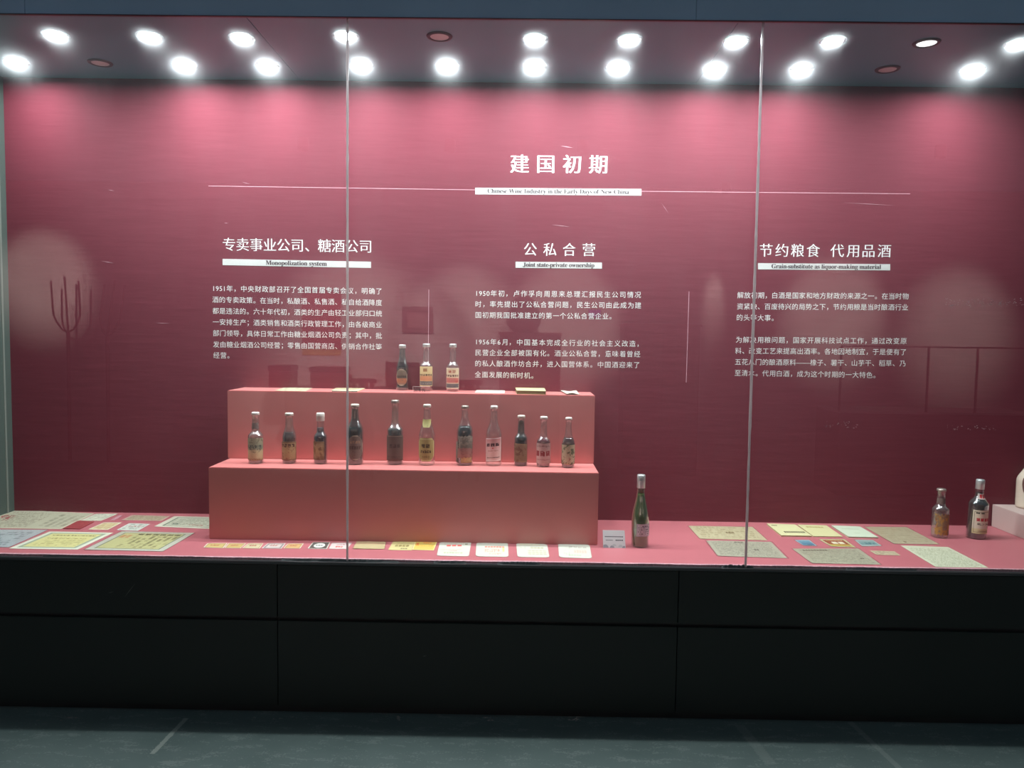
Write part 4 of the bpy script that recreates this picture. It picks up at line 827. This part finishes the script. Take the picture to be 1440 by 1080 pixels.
# wall washers of the room
def washer(px, col, power, X=None, Y=YO+2.2, aim=440, size=52, blend=1., nm=''):
    x = rf(px, 440, YO)[0]
    e = empty('wall_washer', (x, Y, 3.28)); tag(e, 'black ceiling spot lighting %s opposite' % nm, 'ceiling light', 'wall washers of the room')
    lathe('housing', [(.045, 0), (.05, -.02), (.05, -.11), (.042, -.11), (.04, -.03), (.001, -.03)], M_black2, e, 20)
    l = bpy.data.lights.new('spot', 'SPOT'); l.energy = power; l.color = col; l.spot_size = math.radians(size); l.spot_blend = blend; l.shadow_soft_size = .04
    o = bpy.data.objects.new('spot', l); COL.objects.link(o); o.parent = e; o.location = (0, 0, -.12)
    tx, tz = rf(px, aim, YO); t = (Vector((tx, YO, tz))-Vector((x, Y, 3.16))).normalized(); o.rotation_euler = t.to_track_quat('-Z', 'Y').to_euler()
WC = (1., .93, .88)
WN = ['the pitchforks', 'the red banner', 'the framed picture', 'the violet sign', 'the narrow strip of wall', 'the glass counter', 'the far right wall']
for i, (px, pw_, sz, aim) in enumerate(((62, .9, 34, 395), (500, 1.0, 56, 505), (655, .8, 34, 455), (795, 1.0, 34, 450), (1003, .35, 15, 425), (1172, .8, 34, 440), (1345, .55, 36, 460))):
    washer(px, WC, ROOMSPOT*pw_, aim=aim, size=sz, nm=WN[i], Y=YO+(.42 if i == 4 else 2.2))

# ------------------------------------------------------------------ small wear and dirt
def flecks(name, x0, x1, y0, y1, n, big, parent, mat, Yp, seed):
    rnd = random.Random(seed); vs, fs = [], []
    for i in range(n):
        p = onY(rnd.uniform(x0, x1), rnd.triangular(y0, y1), Yp); a = rnd.uniform(-.6, .6); L = rnd.uniform(.2, 1)*big; h = L*rnd.uniform(.12, .5)
        ux = Vector((math.cos(a), 0, math.sin(a))); uz = Vector((-math.sin(a), 0, math.cos(a)))
        q = [p-ux*L-uz*h*.3, p+ux*L*.4-uz*h, p+ux*L, p+uz*h]
        b = len(vs); vs += q+[v+Vector((0, -.0006, 0)) for v in q]
        fs += [(b, b+1, b+2, b+3), (b+7, b+6, b+5, b+4)]+[(b+k, b+4+k, b+4+(k+1) % 4, b+(k+1) % 4) for k in range(4)]
    o = mesh(name, vs, fs, mat, parent); o['kind'] = 'stuff'; return o
M_res = plain('dried_tape_residue', (214, 196, 192), .6)
g3 = bpy.data.objects['window_3']
flecks('tape_residue', 1328, 1440, 419, 432, 90, .0045, g3, M_res, DF-.0045, 1)
flecks('tape_residue', 1330, 1400, 597, 606, 34, .004, g3, M_res, DF-.0045, 2)
flecks('tape_residue', 1160, 1206, 592, 603, 26, .004, g3, M_res, DF-.0045, 3)
def nick(par, a, b, w, mat, Yp):
    A = onY(*a, Yp); B = onY(*b, Yp); d = (B-A).normalized(); n = Vector((-d.z, 0, d.x))*w; M_ = (A+B)/2
    vs = [A, M_-n, B, M_+n]; vs += [v+Vector((0, -.0005, 0)) for v in vs]
    o = mesh('scratch', vs, [(0, 1, 2, 3), (7, 6, 5, 4), (0, 4, 5, 1), (1, 5, 6, 2), (2, 6, 7, 3), (3, 7, 4, 0)], mat, par)
    o.matrix_parent_inverse = Matrix.Translation(par.location).inverted(); return o
M_nick = plain('exposed_white_nick', (200, 150, 160), .7); M_scr = plain('grey_scratch', (110, 112, 108), .6)
for a, b, wd in (((152, 267), (161, 268.5), .0012), ((315, 313.5), (321, 314), .001), ((788, 205), (806, 208), .0014), ((775, 316), (802, 319), .001), ((340, 256), (352, 259), .001), ((1185, 285), (1260, 289), .0008), ((142, 367), (160, 370), .0012), ((218, 454), (240, 455), .001), ((930, 285), (940, 300), .0006)):
    nick(wb, a, b, wd, M_nick, YW-.0004)
for a, b in (((174.5, 840.5), (190.5, 820)), ((152, 834), (160, 832)), ((594, 923), (600, 922))):
    nick(bs, a, b, .0009, M_scr, DF-.0203)
fl = bpy.data.objects['floor']
rnd = random.Random(9); vs, fs = [], []
for (px, py) in [(rnd.choice([(50, 130), (330, 450), (560, 580), (680, 700), (800, 822), (925, 945), (1228, 1252)]), rnd.uniform(1008, 1014)) for _ in range(60)]:
    p = onZ(rnd.uniform(*px), py, 0); L = rnd.uniform(.003, .009); b = len(vs)
    vs += [p+Vector((-L, -L*.3, .0)), p+Vector((L, -L*.2, 0)), p+Vector((L*.3, L*.5, 0)), p+Vector((0, 0, L*.5))]
    fs += [(b, b+1, b+3), (b+1, b+2, b+3), (b+2, b, b+3), (b, b+2, b+1)]
o = mesh('paint_crumbs', vs, fs, M_scr, fl); o['kind'] = 'stuff'
